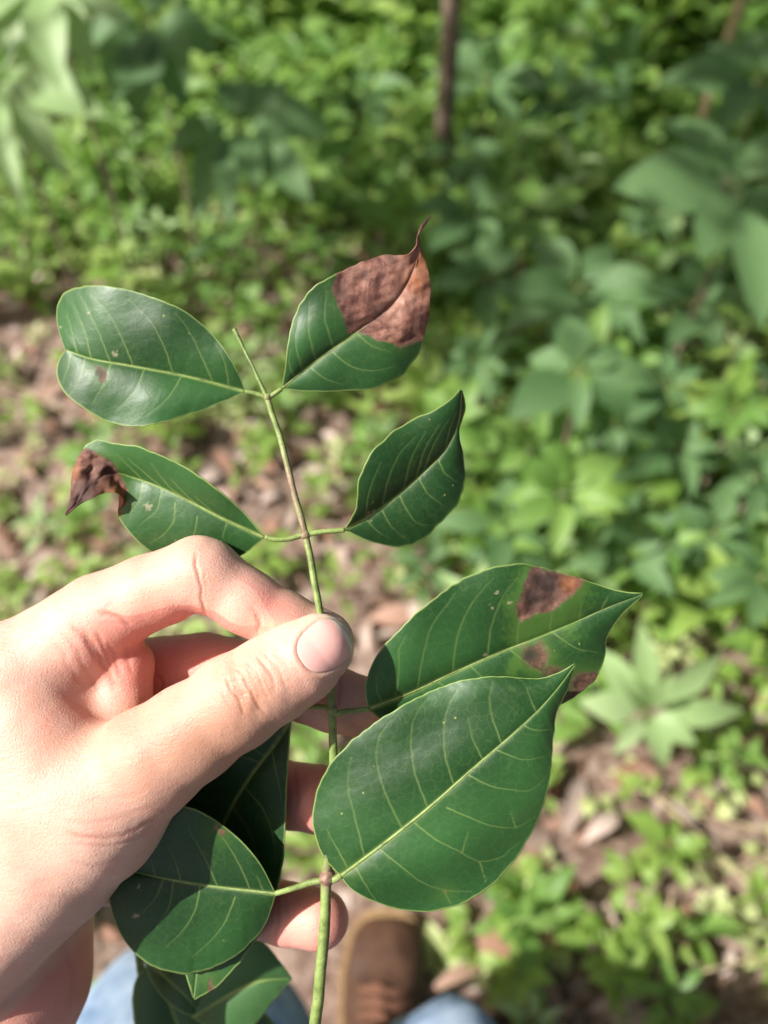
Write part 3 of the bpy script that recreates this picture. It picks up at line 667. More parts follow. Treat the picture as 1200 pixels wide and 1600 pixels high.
# middle left leaflet, brown curled tip
leaflet(branch, Z3([(414, 840), (350, 811), (290, 780), (240, 757), (205, 745), (176, 738), (146, 756), (124, 782), (103, 805)], [72, 70, 74, 84, 92, 84, 64, 56, 50]),
  Z3([(414, 840), (382, 801), (341, 765), (290, 730), (240, 706), (204, 695), (176, 692), (150, 687), (134, 696), (122, 716), (112, 745), (110, 775), (102, 804)], [72, 56, 40, 36, 44, 54, 62, 70, 74, 70, 62, 56, 50]),
  Z3([(414, 840), (378, 867), (332, 874), (280, 876), (236, 862), (206, 836), (186, 806), (192, 780), (180, 769), (160, 772), (140, 780), (120, 791), (103, 806)], [72, 90, 102, 108, 110, 106, 98, 80, 64, 52, 48, 48, 49]),
  crop([[(660, 1340), (590, 1260), (500, 1150)], [(560, 1280), (480, 1200), (400, 1130)], [(770, 1410), (690, 1320), (590, 1220)], [(470, 1240), (400, 1160), (350, 1110)], [(850, 1440), (780, 1370), (700, 1300)], [(610, 1330), (605, 1410), (560, 1470), (500, 1510)],
        [(540, 1290), (530, 1360), (450, 1430)], [(710, 1390), (695, 1470), (660, 1520)], [(830, 1440), (820, 1490)], [(460, 1250), (450, 1320), (410, 1380)]], 60, 320, .35),
  [(475, 836, 72), (450, 842, 72), (430, 843, 72), (414, 840, 72)], (4.6, 4.0), cup=8, wav=4,
  brown=[([(128, 700), (150, 706), (178, 722), (190, 745), (197, 765), (194, 790), (180, 815), (90, 840), (60, 700)], 3.5, 1, .5)], darks=[(140, 765, 32, .9), (165, 735, 20, .8), (125, 790, 26, 1), (115, 720, 10, .3)], oranges=[(182, 780, 22, .7), (114, 735, 12, .6), (190, 800, 14, .6)],
  scars=[(232, 791, 5)], crumple=2.4, label='leaflet at the middle left with a curled brown tip, above the bent index finger', mr=(3.6, .9))
# middle right leaflet
leaflet(branch, Z3([(538, 828), (580, 805), (620, 775), (660, 740), (698, 700), (716, 660), (721, 612)], [72, 78, 82, 82, 78, 70, 60]),
  Z3([(538, 828), (555, 796), (560, 752), (575, 715), (602, 684), (640, 659), (680, 640), (706, 621), (719, 607)], [72, 58, 46, 42, 44, 48, 52, 56, 58]),
  Z3([(538, 828), (580, 846), (636, 853), (666, 838), (690, 815), (716, 786), (726, 750), (724, 712), (717, 678), (727, 634), (722, 610)], [72, 92, 104, 106, 106, 104, 98, 90, 80, 78, 62]),
  crop([[(590, 1270), (640, 1120), (700, 1010)], [(500, 1350), (540, 1200), (600, 1090), (650, 1040)], [(430, 1400), (450, 1270), (500, 1150)], [(680, 1190), (740, 1060), (800, 960)], [(640, 1220), (700, 1080), (760, 980)], [(770, 1090), (810, 990), (840, 920)],
        [(580, 1290), (620, 1370), (670, 1425), (730, 1430)], [(665, 1215), (710, 1290), (780, 1345)], [(510, 1370), (550, 1440), (610, 1490)], [(750, 1130), (780, 1190), (840, 1240)], [(440, 1410), (480, 1450), (520, 1480)]], 420, 320, .35),
  [(478, 836, 72), (500, 832, 72), (520, 830, 72), (538, 828, 72)], (4.8, 4.2), cup=9, wav=3, scars=[(577, 806, 5), (585, 800, 3)], label='dark leaflet at the middle right folded upward along its midrib', mr=(3.4, .9))
# lower right pair: the blotched one behind
leaflet(branch, Z3([(575, 1108), (640, 1083), (700, 1055), (770, 1024), (840, 996), (900, 971), (950, 949), (1005, 928)], [62, 66, 70, 72, 72, 70, 66, 60]),
  Z3([(575, 1108), (571, 1070), (585, 1030), (622, 985), (670, 940), (720, 906), (770, 887), (820, 881), (870, 893), (920, 908), (962, 922), (1005, 927)], [62, 52, 46, 44, 46, 50, 54, 58, 62, 64, 62, 60]),
  Z3([(575, 1108), (600, 1126), (660, 1134), (740, 1130), (810, 1120), (868, 1104), (905, 1084), (930, 1060), (944, 1030), (948, 1000), (966, 968), (1005, 930)], [62, 84, 92, 96, 96, 94, 92, 88, 82, 76, 68, 60]),
  crop([[(335, 490), (350, 400), (350, 330), (375, 280)], [(405, 460), (430, 350), (460, 250), (510, 180), (540, 140)], [(527, 405), (540, 310), (580, 200), (630, 130), (665, 90)], [(640, 355), (660, 250), (700, 150), (745, 90)], [(740, 315), (750, 240), (800, 120)],
        [(850, 265), (865, 190), (900, 130)], [(950, 230), (960, 170)], [(720, 340), (770, 370), (830, 415)], [(590, 400), (630, 425)], [(860, 270), (900, 300), (950, 330), (1010, 340)], [(480, 445), (510, 460)], [(290, 510), (275, 460), (275, 420)], [(1020, 195), (1050, 150)]], 460, 860, .467),
  [(521, 1116, 52), (538, 1112, 54), (558, 1110, 58), (576, 1108, 62)], (5.2, 4.2), cup=12, wav=4, ns=280, nt=80,
  brown=[([(833, 886), (870, 893), (912, 908), (880, 945), (850, 958), (812, 972), (806, 955), (816, 925)], 5, .95, .7), ([(812, 1008), (845, 1003), (858, 1028), (848, 1048), (826, 1040)], 8, .8, .7), ([(895, 1052), (932, 1052), (925, 1085), (880, 1098)], 6, .85, .6), ([(855, 1040), (880, 1050), (876, 1070), (850, 1060)], 8, .7, .5)],
  halo=[([(818, 880), (925, 905), (900, 990), (830, 1000), (800, 1060), (795, 960)])], darks=[(852, 912, 36, 1.1), (835, 935, 30, 1.0), (828, 1022, 20, 1.0), (868, 1056, 14, .8), (905, 1062, 12, .6)], oranges=[(890, 912, 14, .5)],
  scars=[(768, 948, 2.5), (776, 925, 2), (795, 942, 2), (758, 1023, 2.5)], label='leaflet with two brown blotches and a pointed tip, behind the large lower right leaflet', mr=(4, .8))
# lower right: the large front leaflet
leaflet(branch, Z3([(532, 1369), (600, 1318), (670, 1262), (740, 1200), (800, 1148), (850, 1100), (880, 1064), (899, 1037)], [50, 32, 19, 12, 10, 13, 17, 22]),
  Z3([(532, 1369), (502, 1332), (489, 1286), (500, 1222), (540, 1166), (600, 1120), (670, 1081), (735, 1060), (790, 1057), (838, 1060), (870, 1052), (899, 1036)], [50, 60, 62, 57, 50, 43, 37, 31, 26, 24, 22, 22]),
  Z3([(532, 1369), (548, 1388), (592, 1411), (660, 1424), (722, 1412), (780, 1372), (830, 1302), (856, 1232), (864, 1162), (868, 1120), (884, 1082), (900, 1038)], [50, 48, 46, 44, 40, 34, 30, 28, 26, 25, 24, 22]),
  crop([[(180, 1065), (150, 1010), (108, 930)], [(235, 1030), (205, 900), (180, 790), (188, 690)], [(355, 925), (300, 800), (275, 700), (285, 620), (325, 565)], [(437, 850), (400, 730), (390, 620), (400, 560), (445, 495)], [(525, 775), (505, 690), (500, 600), (515, 520), (545, 465)],
        [(620, 690), (595, 625), (580, 560)], [(680, 630), (662, 560), (652, 500), (662, 440)], [(795, 530), (775, 460)], [(400, 910), (470, 965), (560, 1010), (620, 1040), (690, 1025), (750, 975)], [(510, 860), (580, 890), (660, 920), (740, 925), (805, 890)],
        [(580, 750), (650, 785), (720, 800), (790, 800), (835, 765)], [(665, 660), (720, 685), (760, 700), (830, 690)], [(290, 1010), (360, 1060), (430, 1110), (500, 1135), (590, 1140)], [(215, 1075), (240, 1120), (275, 1175)], [(750, 570), (800, 600), (850, 600)],
        [(620, 1040), (640, 1110)], [(500, 1135), (520, 1180)], [(740, 925), (720, 870)], [(560, 1010), (580, 940)]], 460, 860, .467),
  [(512, 1372, 58), (522, 1374, 55), (533, 1368, 50)], (7, 5), cup=8, wav=4.0, ns=320, nt=96, label='largest leaflet, whole and glossy, in front at the lower right', mr=(4.6, .8),
  brown=[([(548, 1357), (553, 1354), (553, 1360)], 2, .5), ([(693, 1391), (698, 1391), (696, 1395)], 2, .8)])
# lower left front leaflet
leaflet(branch, Z3([(431, 1396), (380, 1390), (320, 1383), (250, 1371), (205, 1361), (172, 1352)], [96, 108, 118, 126, 132, 134]),
  Z3([(431, 1396), (404, 1345), (362, 1300), (312, 1268), (265, 1256), (222, 1270), (190, 1300), (172, 1330), (170, 1352)], [96, 76, 66, 64, 70, 80, 96, 114, 132]),
  Z3([(431, 1396), (416, 1440), (382, 1482), (335, 1511), (282, 1521), (236, 1508), (198, 1474), (177, 1432), (170, 1390), (170, 1356)], [96, 125, 143, 152, 156, 156, 150, 144, 138, 134]),
  crop([[(645, 725), (590, 600), (540, 520), (490, 460)], [(510, 705), (450, 580), (380, 460)], [(355, 680), (330, 600), (295, 530)], [(435, 710), (410, 810), (370, 880), (290, 960)], [(580, 750), (540, 850), (480, 930), (400, 1000)], [(280, 680), (250, 750), (190, 820)],
        [(320, 700), (300, 800), (250, 880)], [(250, 650), (230, 590)], [(700, 730), (670, 660)]], 150, 1120, .375),
  [(510, 1374, 62), (488, 1378, 66), (460, 1388, 80), (431, 1396, 96)], (5.6, 4.4), cup=11, wav=3.5, ns=240, nt=80, label='rounded leaflet at the lower left half in the shade of the hand', mr=(3.6, 1),
  brown=[([(338, 1287), (352, 1297), (348, 1305), (332, 1296)], 3, .7)], scars=[(212, 1431, 4), (218, 1386, 3)])
# lower left back leaflet
leaflet(branch, Z3([(456, 1122), (430, 1162), (392, 1212), (355, 1275), (330, 1350), (314, 1460), (303, 1560)], [90, 120, 145, 165, 178, 182, 176]),
  Z3([(456, 1122), (400, 1138), (332, 1180), (284, 1242), (262, 1320), (265, 1420), (285, 1505), (302, 1560)], [90, 124, 150, 172, 185, 188, 182, 176]),
  Z3([(456, 1122), (451, 1180), (448, 1245), (446, 1300), (440, 1362), (425, 1420), (398, 1472), (362, 1518), (332, 1546), (304, 1562)], [90, 112, 124, 132, 140, 150, 162, 170, 175, 176]),
  crop([[(640, 300), (700, 390), (740, 500), (750, 610)], [(730, 130), (755, 240), (775, 350)], [(670, 180), (600, 165), (520, 170)], [(590, 380), (640, 480), (680, 600)], [(700, 160), (640, 120)], [(560, 470), (600, 600), (620, 720)]], 150, 1120, .375),
  [(516, 1106, 52), (498, 1104, 60), (474, 1108, 76), (456, 1122, 90)], (4.6, 4.2), cup=5, wav=2.5, label='long dark leaflet under the thumb, behind the rounded leaflet', mr=(4, 1),
  brown=[([(324, 1528), (331, 1528), (333, 1548), (327, 1548)], 2, .9)])

# second sprig hanging below the hand, out of focus
sprig = empty('hanging_sprig', tuple(unit_to_world([px_to_unit([(232, 1560, 520)])[0]])[0]))
tag(sprig, 'blurred second sprig with dull green leaves hanging below the hand in front of the jeans', 'branch')
stem_piece('stem', [(214, 1440, 480), (218, 1500, 500), (228, 1560, 515), (244, 1640, 530), (262, 1720, 545)], [9, 9, 8, 8, 8], sprig, mat=M_stem)
def bl(mid, a, b, z, lab): leaflet(sprig, Z3(mid, z), Z3(a, z), Z3(b, z), (), None, ns=60, nt=14, cup=8, wav=4, label=lab, mat=M_leaf_y, mr=(3, 1))
bl([(300, 1590), (350, 1560), (400, 1535), (456, 1528)], [(300, 1590), (310, 1520), (350, 1470), (400, 1465), (440, 1505), (456, 1527)], [(300, 1590), (350, 1612), (400, 1598), (430, 1560), (456, 1530)], [430, 400, 390, 410], 'broad dull leaf with a pointed tip')
bl([(225, 1500), (262, 1530), (295, 1562), (310, 1584)], [(225, 1500), (262, 1500), (300, 1520), (318, 1560), (311, 1583)], [(225, 1500), (238, 1535), (262, 1566), (292, 1585), (309, 1585)], [470, 420, 410, 430], None)
bl([(235, 1500), (270, 1580), (290, 1640), (300, 1700)], [(235, 1500), (290, 1530), (318, 1590), (325, 1650), (301, 1700)], [(235, 1500), (212, 1530), (208, 1590), (230, 1660), (299, 1700)], [480, 500, 510, 520], None)
bl([(330, 1550), (350, 1600), (400, 1650), (450, 1670)], [(330, 1550), (400, 1570), (440, 1620), (450, 1669)], [(330, 1550), (310, 1600), (350, 1670), (449, 1672)], [560, 560, 560, 560], None)

# ================================================================== background vegetation
def leaf_shape(L, Wd, kind, droop, fold, seg=6, wave=0):
    """one leaf lying along +X from the origin, upper side +Z"""
    V, F = [], []
    for i in range(seg+1):
        t = i/seg
        wprof = {'lance': math.sin(math.pi*t**.75)**.9, 'ovate': math.sin(math.pi*t**.58)**.8*(1-.12*t), 'oval': math.sin(math.pi*t**.82)**1.0, 'round': math.sqrt(max(0, 1-(2*t-1)**2))}[kind]*(1 if 0 < t < 1 else 0)
        x = L*(t-.10*droop*t*t); z = -droop*L*t*t*.55+.10*L*math.sin(t*3.0)
        w_ = Wd/2*wprof+.0004; wz = wave*L*.05*math.sin(t*14)
        V += [(x, -w_, z+fold*w_+wz), (x, -w_*.5, z+fold*w_*.35), (x, 0, z), (x, w_*.5, z+fold*w_*.35), (x, w_, z+fold*w_-wz)]
    for i in range(seg):
        for j in range(4): a = i*5+j; F.append((a, a+5, a+6, a+1))
    return np.array(V), F
LM = {}
def leaf_me(kind, mat, var):
    k = (kind, mat, var)
    if k not in LM:
        dr, fo, wa = [(.25, .25, 0), (.5, .35, .6), (.05, .15, .3)][var % 3]
        asp = {'lance': .27, 'ovate': .46, 'oval': .46, 'round': .8}[kind]*(1+.12*(var-1))
        V, F = leaf_shape(1, asp, kind, dr, fo, 6 if kind != 'round' else 5, wa); LM[k] = mesh('leaf', V, F, mat)
    return LM[k]
def put_leaf(root, base, d, up, L, kind, mat, var=None, wid=1.0):
    d = Vector(d).normalized(); up = Vector(up); y = up.cross(d)
    if y.length < 1e-4: y = Vector((1, 0, 0)).cross(d)
    y.normalize(); z = d.cross(y)
    m = Matrix((d, y, z)).transposed().to_4x4(); m = Matrix.Translation(base) @ m @ Matrix.Diagonal((L, L*wid, L, 1))
    o = bpy.data.objects.new('leaf', leaf_me(kind, mat, random.randrange(3) if var is None else var)); COL.objects.link(o); o.parent = root; o.matrix_basis = m
    return o
def put_stem(root, pts, r0, r1, mat=M_grnstem, n=6, name='stem'):
    P = catmull(np.array(pts, float), 10 if n < 8 else 24); V, F = tube(P, np.linspace(r0, r1, len(P)), n, .08)
    return link(name, mesh(name, V, F, mat), root, Matrix.Identity(4))
def weed(p, kind, mat, h, n, L, label, group, wid=1.0, cat='weed', name='leafy_weed', petmat=M_grnstem):
    root = empty(name, (p[0], p[1], gz(p))); tag(root, label, cat, group)
    lean = Vector((random.uniform(-.2, .2), random.uniform(-.25, .1), 0))*h
    put_stem(root, [(0, 0, -.01), (lean.x*.3, lean.y*.3, h*.5), (lean.x, lean.y, h)], .0025+h*.008, .0015, petmat)
    a0 = random.uniform(0, 6.3)
    for i in range(n):
        t = 1-(i/n)**1.2*.85 if h > .06 else 1.0
        a = a0+i*2.4; el = random.uniform(-.05, .45)+(.35 if t > .9 else 0)
        b = Vector((lean.x*t*t, lean.y*t*t, h*t)); l = L*random.uniform(.7, 1.1)*(1 if t < .9 else .8)
        d = Vector((math.cos(a)*math.cos(el), math.sin(a)*math.cos(el), math.sin(el)))
        put_leaf(root, b+d*.006, d, (random.uniform(-.25, .25), random.uniform(-.25, .25), 1), l, kind, mat, wid=wid)
    return root
def inst_leaves(name, pos, dirs, L, Wd, mat, tilt=.35, kind='ovate', seg=3, label=None, cat=None):
    """thousands of small leaves nobody could count, one mesh"""
    V0, F0 = leaf_shape(1, 1, kind, .3, .3, seg); V0 = V0.reshape(seg+1, 5, 3)[:, [0, 2, 4]].reshape(-1, 3)
    F0 = np.array([(i*3+j, (i+1)*3+j, (i+1)*3+j+1, i*3+j+1) for i in range(seg) for j in range(2)])
    n = len(pos); X = dirs/np.linalg.norm(dirs, axis=1)[:, None]
    up = np.stack([np.random.normal(0, tilt, n), np.random.normal(0, tilt, n), np.ones(n)], 1)
    Y = np.cross(up, X); Y /= np.linalg.norm(Y, axis=1)[:, None]+1e-9; Z = np.cross(X, Y)
    V = pos[:, None]+V0[None, :, 0, None]*(L[:, None]*X)[:, None]+V0[None, :, 1, None]*(Wd[:, None]*Y)[:, None]+V0[None, :, 2, None]*(L[:, None]*Z)[:, None]
    F = (F0[None]+np.arange(n)[:, None, None]*len(V0)).reshape(-1, 4)
    o = link(name, mesh(name, V.reshape(-1, 3), F, mat)); tag(o, label, cat, kind='stuff'); return o
rs = np.random.RandomState(11)
# dead leaves on the soil
n = 5200; y = rs.uniform(-.6, 1, n)**1*0+rs.power(1.3, n)*4.6-.5; x = rs.uniform(-1, 1, n)*(.75+.55*np.maximum(y, 0)); z = ground_h(x, y)+rs.uniform(.002, .018, n)
a = rs.uniform(0, 6.3, n); z[(np.abs(x+.07) < .17) & (y < .29)] = .001; dv = np.stack([np.cos(a), np.sin(a), rs.normal(0, .18, n)], 1); dv[z < .0011, 2] = 0; Ls = rs.uniform(.018, .062, n)
k = rs.rand(n) < .62; kp = rs.rand(n) < 1.15-.75*cover_density(x, y); x, y, z, dv, Ls, k = x[kp], y[kp], z[kp], dv[kp], Ls[kp], k[kp]
for m_, mt, nm, lb in ((k, M_dry, 'leaf_litter', 'reddish brown dead leaves strewn over the forest soil'), (~k, M_dry2, 'pale_litter', 'pale papery dead leaves scattered over the soil')):
    inst_leaves(nm, np.stack([x, y, z], 1)[m_], dv[m_], Ls[m_], Ls[m_]*rs.uniform(.3, .6, m_.sum()), mt, .45, label=lb, cat='leaf litter')
# low ground cover
def cover(N, mat, Lr, hr, nm, lb, rngx=1.0, wr=(.5, .75), kind='ovate', per=7, seed=1, ymin=-.4, ymax=4.8, dens=lambda d: d):
    r = np.random.RandomState(seed); y = ymin+r.power(1.25, N*3)*(ymax-ymin); x = r.uniform(-1, 1, N*3)*(.75+.55*np.maximum(y, 0))*rngx
    keep = (r.rand(N*3) < dens(cover_density(x, y))) & ~((np.abs(x+.07) < .17) & (y < .285)); x, y = x[keep][:N], y[keep][:N]; h = r.uniform(*hr, len(x))*(1+.35*np.maximum(y-1, 0))
    pos, dr, LL = [], [], []
    for i in range(per):
        a = r.uniform(0, 6.3, len(x)); el = r.uniform(-.1, .7, len(x)); t = r.uniform(.35, 1, len(x))
        d = np.stack([np.cos(a)*np.cos(el), np.sin(a)*np.cos(el), np.sin(el)], 1); l = r.uniform(*Lr, len(x))*(1+.25*np.maximum(y-1, 0))
        pos.append(np.stack([x, y, ground_h(x, y)+h*t], 1)+d*(l*.35)[:, None]); dr.append(d); LL.append(l)
    pos, dr, LL = np.vstack(pos), np.vstack(dr), np.concatenate(LL)
    inst_leaves(nm, pos, dr, LL, LL*r.uniform(*wr, len(LL)), mat, .35, kind, label=lb, cat='ground cover')
cover(4200, M_w[4], (.014, .030), (.008, .035), 'yellow_green_cover', 'tiny yellow green seedlings carpeting the forest floor', seed=2, wr=(.6, .9), dens=lambda d: np.clip(d*1.3+.12, 0, 1))
cover(3600, M_w[0], (.022, .046), (.015, .07), 'fresh_green_cover', 'low fresh green weeds carpeting the forest floor', seed=3)
cover(2300, M_w[1], (.035, .075), (.03, .13), 'mid_green_cover', 'taller mid green weeds growing through the carpet', seed=4, dens=lambda d: d**1.6, wr=(.35, .55))
# countable weeds
lab = {0: ('fresh green broad leaved weed growing among the ground cover', 'fresh green weeds on the forest floor'),
       1: ('mid green broad leaved weed growing among the ground cover', 'mid green weeds on the forest floor'),
       3: ('pale green lance leaved weed growing among the ground cover', 'pale lance leaved weeds on the forest floor'),
       2: ('dull bluish green weed with hanging leaves behind the branch', 'dull green weeds on the forest floor')}
LAND = [((240, 555), 'the top left leaflet'), ((590, 480), 'the half brown leaflet'), ((150, 740), 'the curled brown leaflet tip'), ((650, 740), 'the middle right leaflet'), ((300, 850), 'the bent index finger'),
        ((560, 1000), 'the thumb nail'), ((1005, 928), 'the blotched leaflet tip'), ((1010, 1112), 'the pale rosette'), ((905, 578), 'the leaf whorl'), ((690, 120), 'the brown trunk'), ((1060, 285), 'the drooping leaf'),
        ((860, 1250), 'the largest leaflet'), ((700, 1430), 'the largest leaflet underside'), ((605, 1500), 'the brown boot'), ((1200, 1400), 'the lower right edge'), ((375, 200), 'the dark drooping shrub'),
        ((0, 120), 'the top left corner'), ((0, 500), 'the left edge'), ((1200, 760), 'the right edge'), ((1200, 1600), 'the bottom right corner'), ((520, 0), 'the top edge centre'), ((900, 0), 'the top edge right half'), ((0, 880), 'the left knuckles')]
seen_lab = {}
RANK = ['closest', 'second closest', 'third closest', 'fourth closest', 'fifth closest', 'sixth closest', 'seventh closest', 'eighth closest']
def place_labels(items, phrase):
    """items: (u, v, object, look): say on which side of the nearest landmark each stands, and which one in that row"""
    rows = {}
    for u, v, o, look in items:
        (a, b), nm = min(LAND, key=lambda q: (q[0][0]-u)**2+(q[0][1]-v)**2); dx, dy = u-a, v-b
        w_ = ('above' if dy < 0 else 'below') if abs(dy) > 1.0*abs(dx) else ('left of' if dx < 0 else 'right of')
        rows.setdefault((look, w_, nm), []).append((dx*dx+dy*dy, o))
    for (look, w_, nm), L in rows.items():
        L.sort(key=lambda q: q[0])
        for i, (_, o) in enumerate(L):
            o['label'] = ' '.join((look+' '+phrase+' '+w_+' '+nm+(', '+RANK[min(i, 7)]+' one' if len(L) > 1 else '')).split())
LOOK = {0: 'fresh green', 1: 'mid green', 3: 'pale green', 2: 'dull green'}
placed = []; weeds = []; KEEP = [(1010, 1112, 125), (905, 578, 60), (880, 870, 60)]
def free(u, v, lim):
    return all((u-a)**2+(v-b)**2 > lim**2 for a, b in placed)
r2 = random.Random(5); cnt = 0; tries = 0
while cnt < 175 and tries < 9000:
    tries += 1; u = r2.uniform(-40, 1240); v = r2.uniform(-60, 1620)
    p = GP(u, v); dn = float(cover_density(np.array([p.x]), np.array([p.y]))[0])
    if r2.random() > dn**1.2 or not free(u, v, 54) or (430 < u < 730 and v > 1380) or (u < 470 and v > 1420) or (u < 480 and 980 < v) or any((u-a)**2+(v-b)**2 < c*c for a, b, c in KEEP): continue
    placed.append((u, v)); cnt += 1
    far = max(0, p.y-.8); right = float(ss(560, 760, u)*ss(1200, 1050, v)); m_ = r2.choices([0, 1, 3, 2], [5, 4+2*right, 1.2, .6+2.6*right])[0]
    random.seed(int(cnt*77)); kd = 'lance' if m_ == 3 else r2.choice(['ovate', 'ovate', 'lance'])
    rt = weed(p, kd, M_w[m_], r2.uniform(.04, .12)+.10*right*r2.random()+.09*far*r2.random()*1.5, r2.randint(7, 11), (.048+.026*far+.030*right)*r2.uniform(.8, 1.35), None, lab[m_][1], wid=r2.uniform(.9, 1.35))
    rt['category'] = 'weed'; weeds.append((u, v, rt, LOOK[m_]))
place_labels(weeds, 'weed')
drys = []; r3 = random.Random(8); cnt = 0
while cnt < 90:
    u = r3.uniform(-20, 1220); v = r3.uniform(150, 1610); p = GP(u, v); dn = float(cover_density(np.array([p.x]), np.array([p.y]))[0])
    if r3.random() < dn*1.3 or (u < 450 and v > 950) or (420 < u < 740 and v > 1380): continue
    cnt += 1; a = r3.uniform(0, 6.3); pal = r3.random() < .4
    o = bpy.data.objects.new('dry_leaf', leaf_me(r3.choice(['ovate', 'lance']), M_dry2 if pal else M_dry, r3.randrange(3))); COL.objects.link(o)
    L = r3.uniform(.05, .10); o.location = (p.x, p.y, gz(p)+r3.uniform(.012, .03)); o.rotation_euler = (r3.uniform(-.5, .5), r3.uniform(-.3, .2), a); o.scale = (L, L*r3.uniform(.8, 1.3), L)
    o['category'] = 'dead leaf'; o['group'] = 'dead leaves on the forest floor'; drys.append((u, v, o, 'pale papery' if pal else 'reddish brown'))
place_labels(drys, 'dead leaf lying')
random.seed(99)
tw = []; r5 = random.Random(31)
for i in range(16):
    u, v = r5.choice([(r5.uniform(20, 420), r5.uniform(300, 800)), (r5.uniform(740, 1180), r5.uniform(1180, 1580)), (r5.uniform(560, 860), r5.uniform(620, 900))]); p = GP(u, v); a = r5.uniform(0, 6.3); L = r5.uniform(.06, .15)
    root = empty('twig', (p.x, p.y, gz(p)+.03)); root['category'] = 'twig'; dx, dy = math.cos(a)*L, math.sin(a)*L
    put_stem(root, [(-dx, -dy, 0), (-dx*.2, -dy*.2+.004, .006), (dx*.5, dy*.5-.003, .004), (dx, dy, .012)], .0022, .001, M_tan, 8, 'shoot')
    put_stem(root, [(dx*.1, dy*.1, .004), (dx*.4-dy*.2, dy*.4+dx*.2, .012)], .0012, .0007, M_tan, 6, 'side_shoot'); root['group'] = 'dry twigs on the forest floor'; tw.append((u, v, root, 'thin tan'))
place_labels(tw, 'twig lying')
# plants one can pick out, each leaf laid from node to tip
def picked(node, tips, kind, mat, label, cat='shrub', name='broad_leaf_shrub', stem_mat=M_bark, r=.004, extra=None, up=None, stem_to=None):
    nd = AT(*node); g = Vector((nd.x, nd.y, gz(nd))) if stem_to is None else GP(*stem_to)
    root = empty(name, g); tag(root, label, cat)
    put_stem(root, [(0, 0, -.02), tuple((nd-g)*.5+Vector((.008, 0, 0))), tuple(nd-g)], r*1.5, r*.6, stem_mat, 8)
    for tp in tips:
        u, v, d, wd = tp[:4]; b = nd if len(tp) < 7 else AT(*tp[4:7]); t = AT(u, v, d); b = b.lerp(t, .13); dd = t-b; L = dd.length
        put_stem(root, [tuple(nd-g), tuple((nd-g).lerp(b-g, .5)), tuple(b-g)], r*.35, r*.3, M_grnstem, 5, 'petiole')
        kind = {'ovate': 'oval'}.get(kind, kind); asp = {'lance': .27, 'oval': .46}[kind]; wid = (wd*d/FPX)/(L*asp)
        ax = (Vector((0, -.55, 1)) if up is None else Vector(up))+Vector((random.uniform(-.2, .2), random.uniform(-.2, .2), 0))
        if abs(ax.normalized().dot(dd.normalized())) > .93: ax = Vector((0, -1, .3))
        put_leaf(root, b-g, dd, ax, L, kind, mat, wid=wid)
        if len(tp) >= 7: put_stem(root, [tuple((nd-g)), tuple((nd-g)*.5+(b-g)*.5+Vector((0, 0, .005))), tuple(b-g)], r*.5, r*.35, stem_mat)
    return root
picked((1010, 1112, 1.14), [(1003, 968, 1.14, 46), (1172, 1112, 1.12, 50), (902, 1095, 1.14, 44), (1130, 1020, 1.16, 36), (930, 1010, 1.17, 40), (1045, 1200, 1.10, 42), (960, 1180, 1.11, 34), (1090, 1165, 1.11, 34), (1052, 1050, 1.07, 28), (975, 1060, 1.07, 26)], 'lance', M_w[3],
       'pale green rosette of long lance leaves beside the blotched leaflet', 'weed', 'rosette_weed', M_grnstem, .003)
picked((905, 578, 1.32), [(886, 488, 1.32, 70), (790, 655, 1.3, 70), (902, 672, 1.28, 44), (1020, 665, 1.28, 66), (975, 545, 1.33, 40), (825, 560, 1.36, 46), (1040, 600, 1.34, 50)], 'ovate', M_w[2],
       'dull green shrub with a whorl of broad leaves right of the branch')
picked((905, 450, 1.6), [(780, 450, 1.55, 66), (830, 360, 1.6, 60), (960, 380, 1.6, 60), (1060, 455, 1.5, 74), (1010, 530, 1.5, 66), (860, 540, 1.5, 56), (780, 510, 1.55, 56)], 'ovate', M_w[2],
       'dull green shrub with dark broad leaves just above the leaf whorl')
picked((1150, 292, 1.35), [(955, 292, 1.32, 96), (1190, 520, 1.28, 74), (1090, 405, 1.32, 80), (1250, 200, 1.35, 80), (1240, 350, 1.35, 70), (1030, 170, 1.42, 76), (1130, 190, 1.4, 56)], 'ovate', M_w[2],
       'tall shrub with large drooping green leaves at the upper right edge')
picked((1190, 120, 1.6), [(1105, 62, 1.6, 50), (1030, 130, 1.6, 60), (1250, 60, 1.6, 70), (1160, 20, 1.65, 56), (1110, 215, 1.5, 56), (1230, 230, 1.5, 56)], 'ovate', M_w[2],
       'bluish green shrub in the upper right corner with pointed leaves')
picked((375, 200, 1.5), [(515, 185, 1.45, 92), (295, 330, 1.42, 66), (350, 340, 1.4, 60), (405, 300, 1.4, 46), (490, 322, 1.42, 60), (360, 100, 1.55, 60), (240, 225, 1.5, 56), (450, 120, 1.55, 60)], 'ovate', M_w[2],
       'dark green shrub with broad drooping leaves above the top leaflets')
picked((230, 30, 1.5), [(165, 150, 1.45, 80), (285, 150, 1.45, 86), (215, 195, 1.45, 74), (345, 70, 1.5, 70), (260, -60, 1.5, 60), (120, 60, 1.5, 60)], 'ovate', M_w[2],
       'shaded shrub with hanging grey green leaves near the top left')
picked((70, -40, 1.3), [(88, 140, 1.25, 84), (150, 115, 1.3, 64), (5, 80, 1.3, 66), (-70, 60, 1.3, 60), (200, 20, 1.3, 60)], 'ovate', M_w[3],
       'pale sunlit shrub with large hanging leaves in the top left corner')
picked((-10, 110, 1.35), [(170, 185, 1.3, 76), (95, 265, 1.3, 66), (-80, 200, 1.3, 60), (30, 330, 1.28, 52), (110, 90, 1.35, 60)], 'ovate', M_w[3],
       'sunlit shrub with long pale leaves at the left edge of the forest')
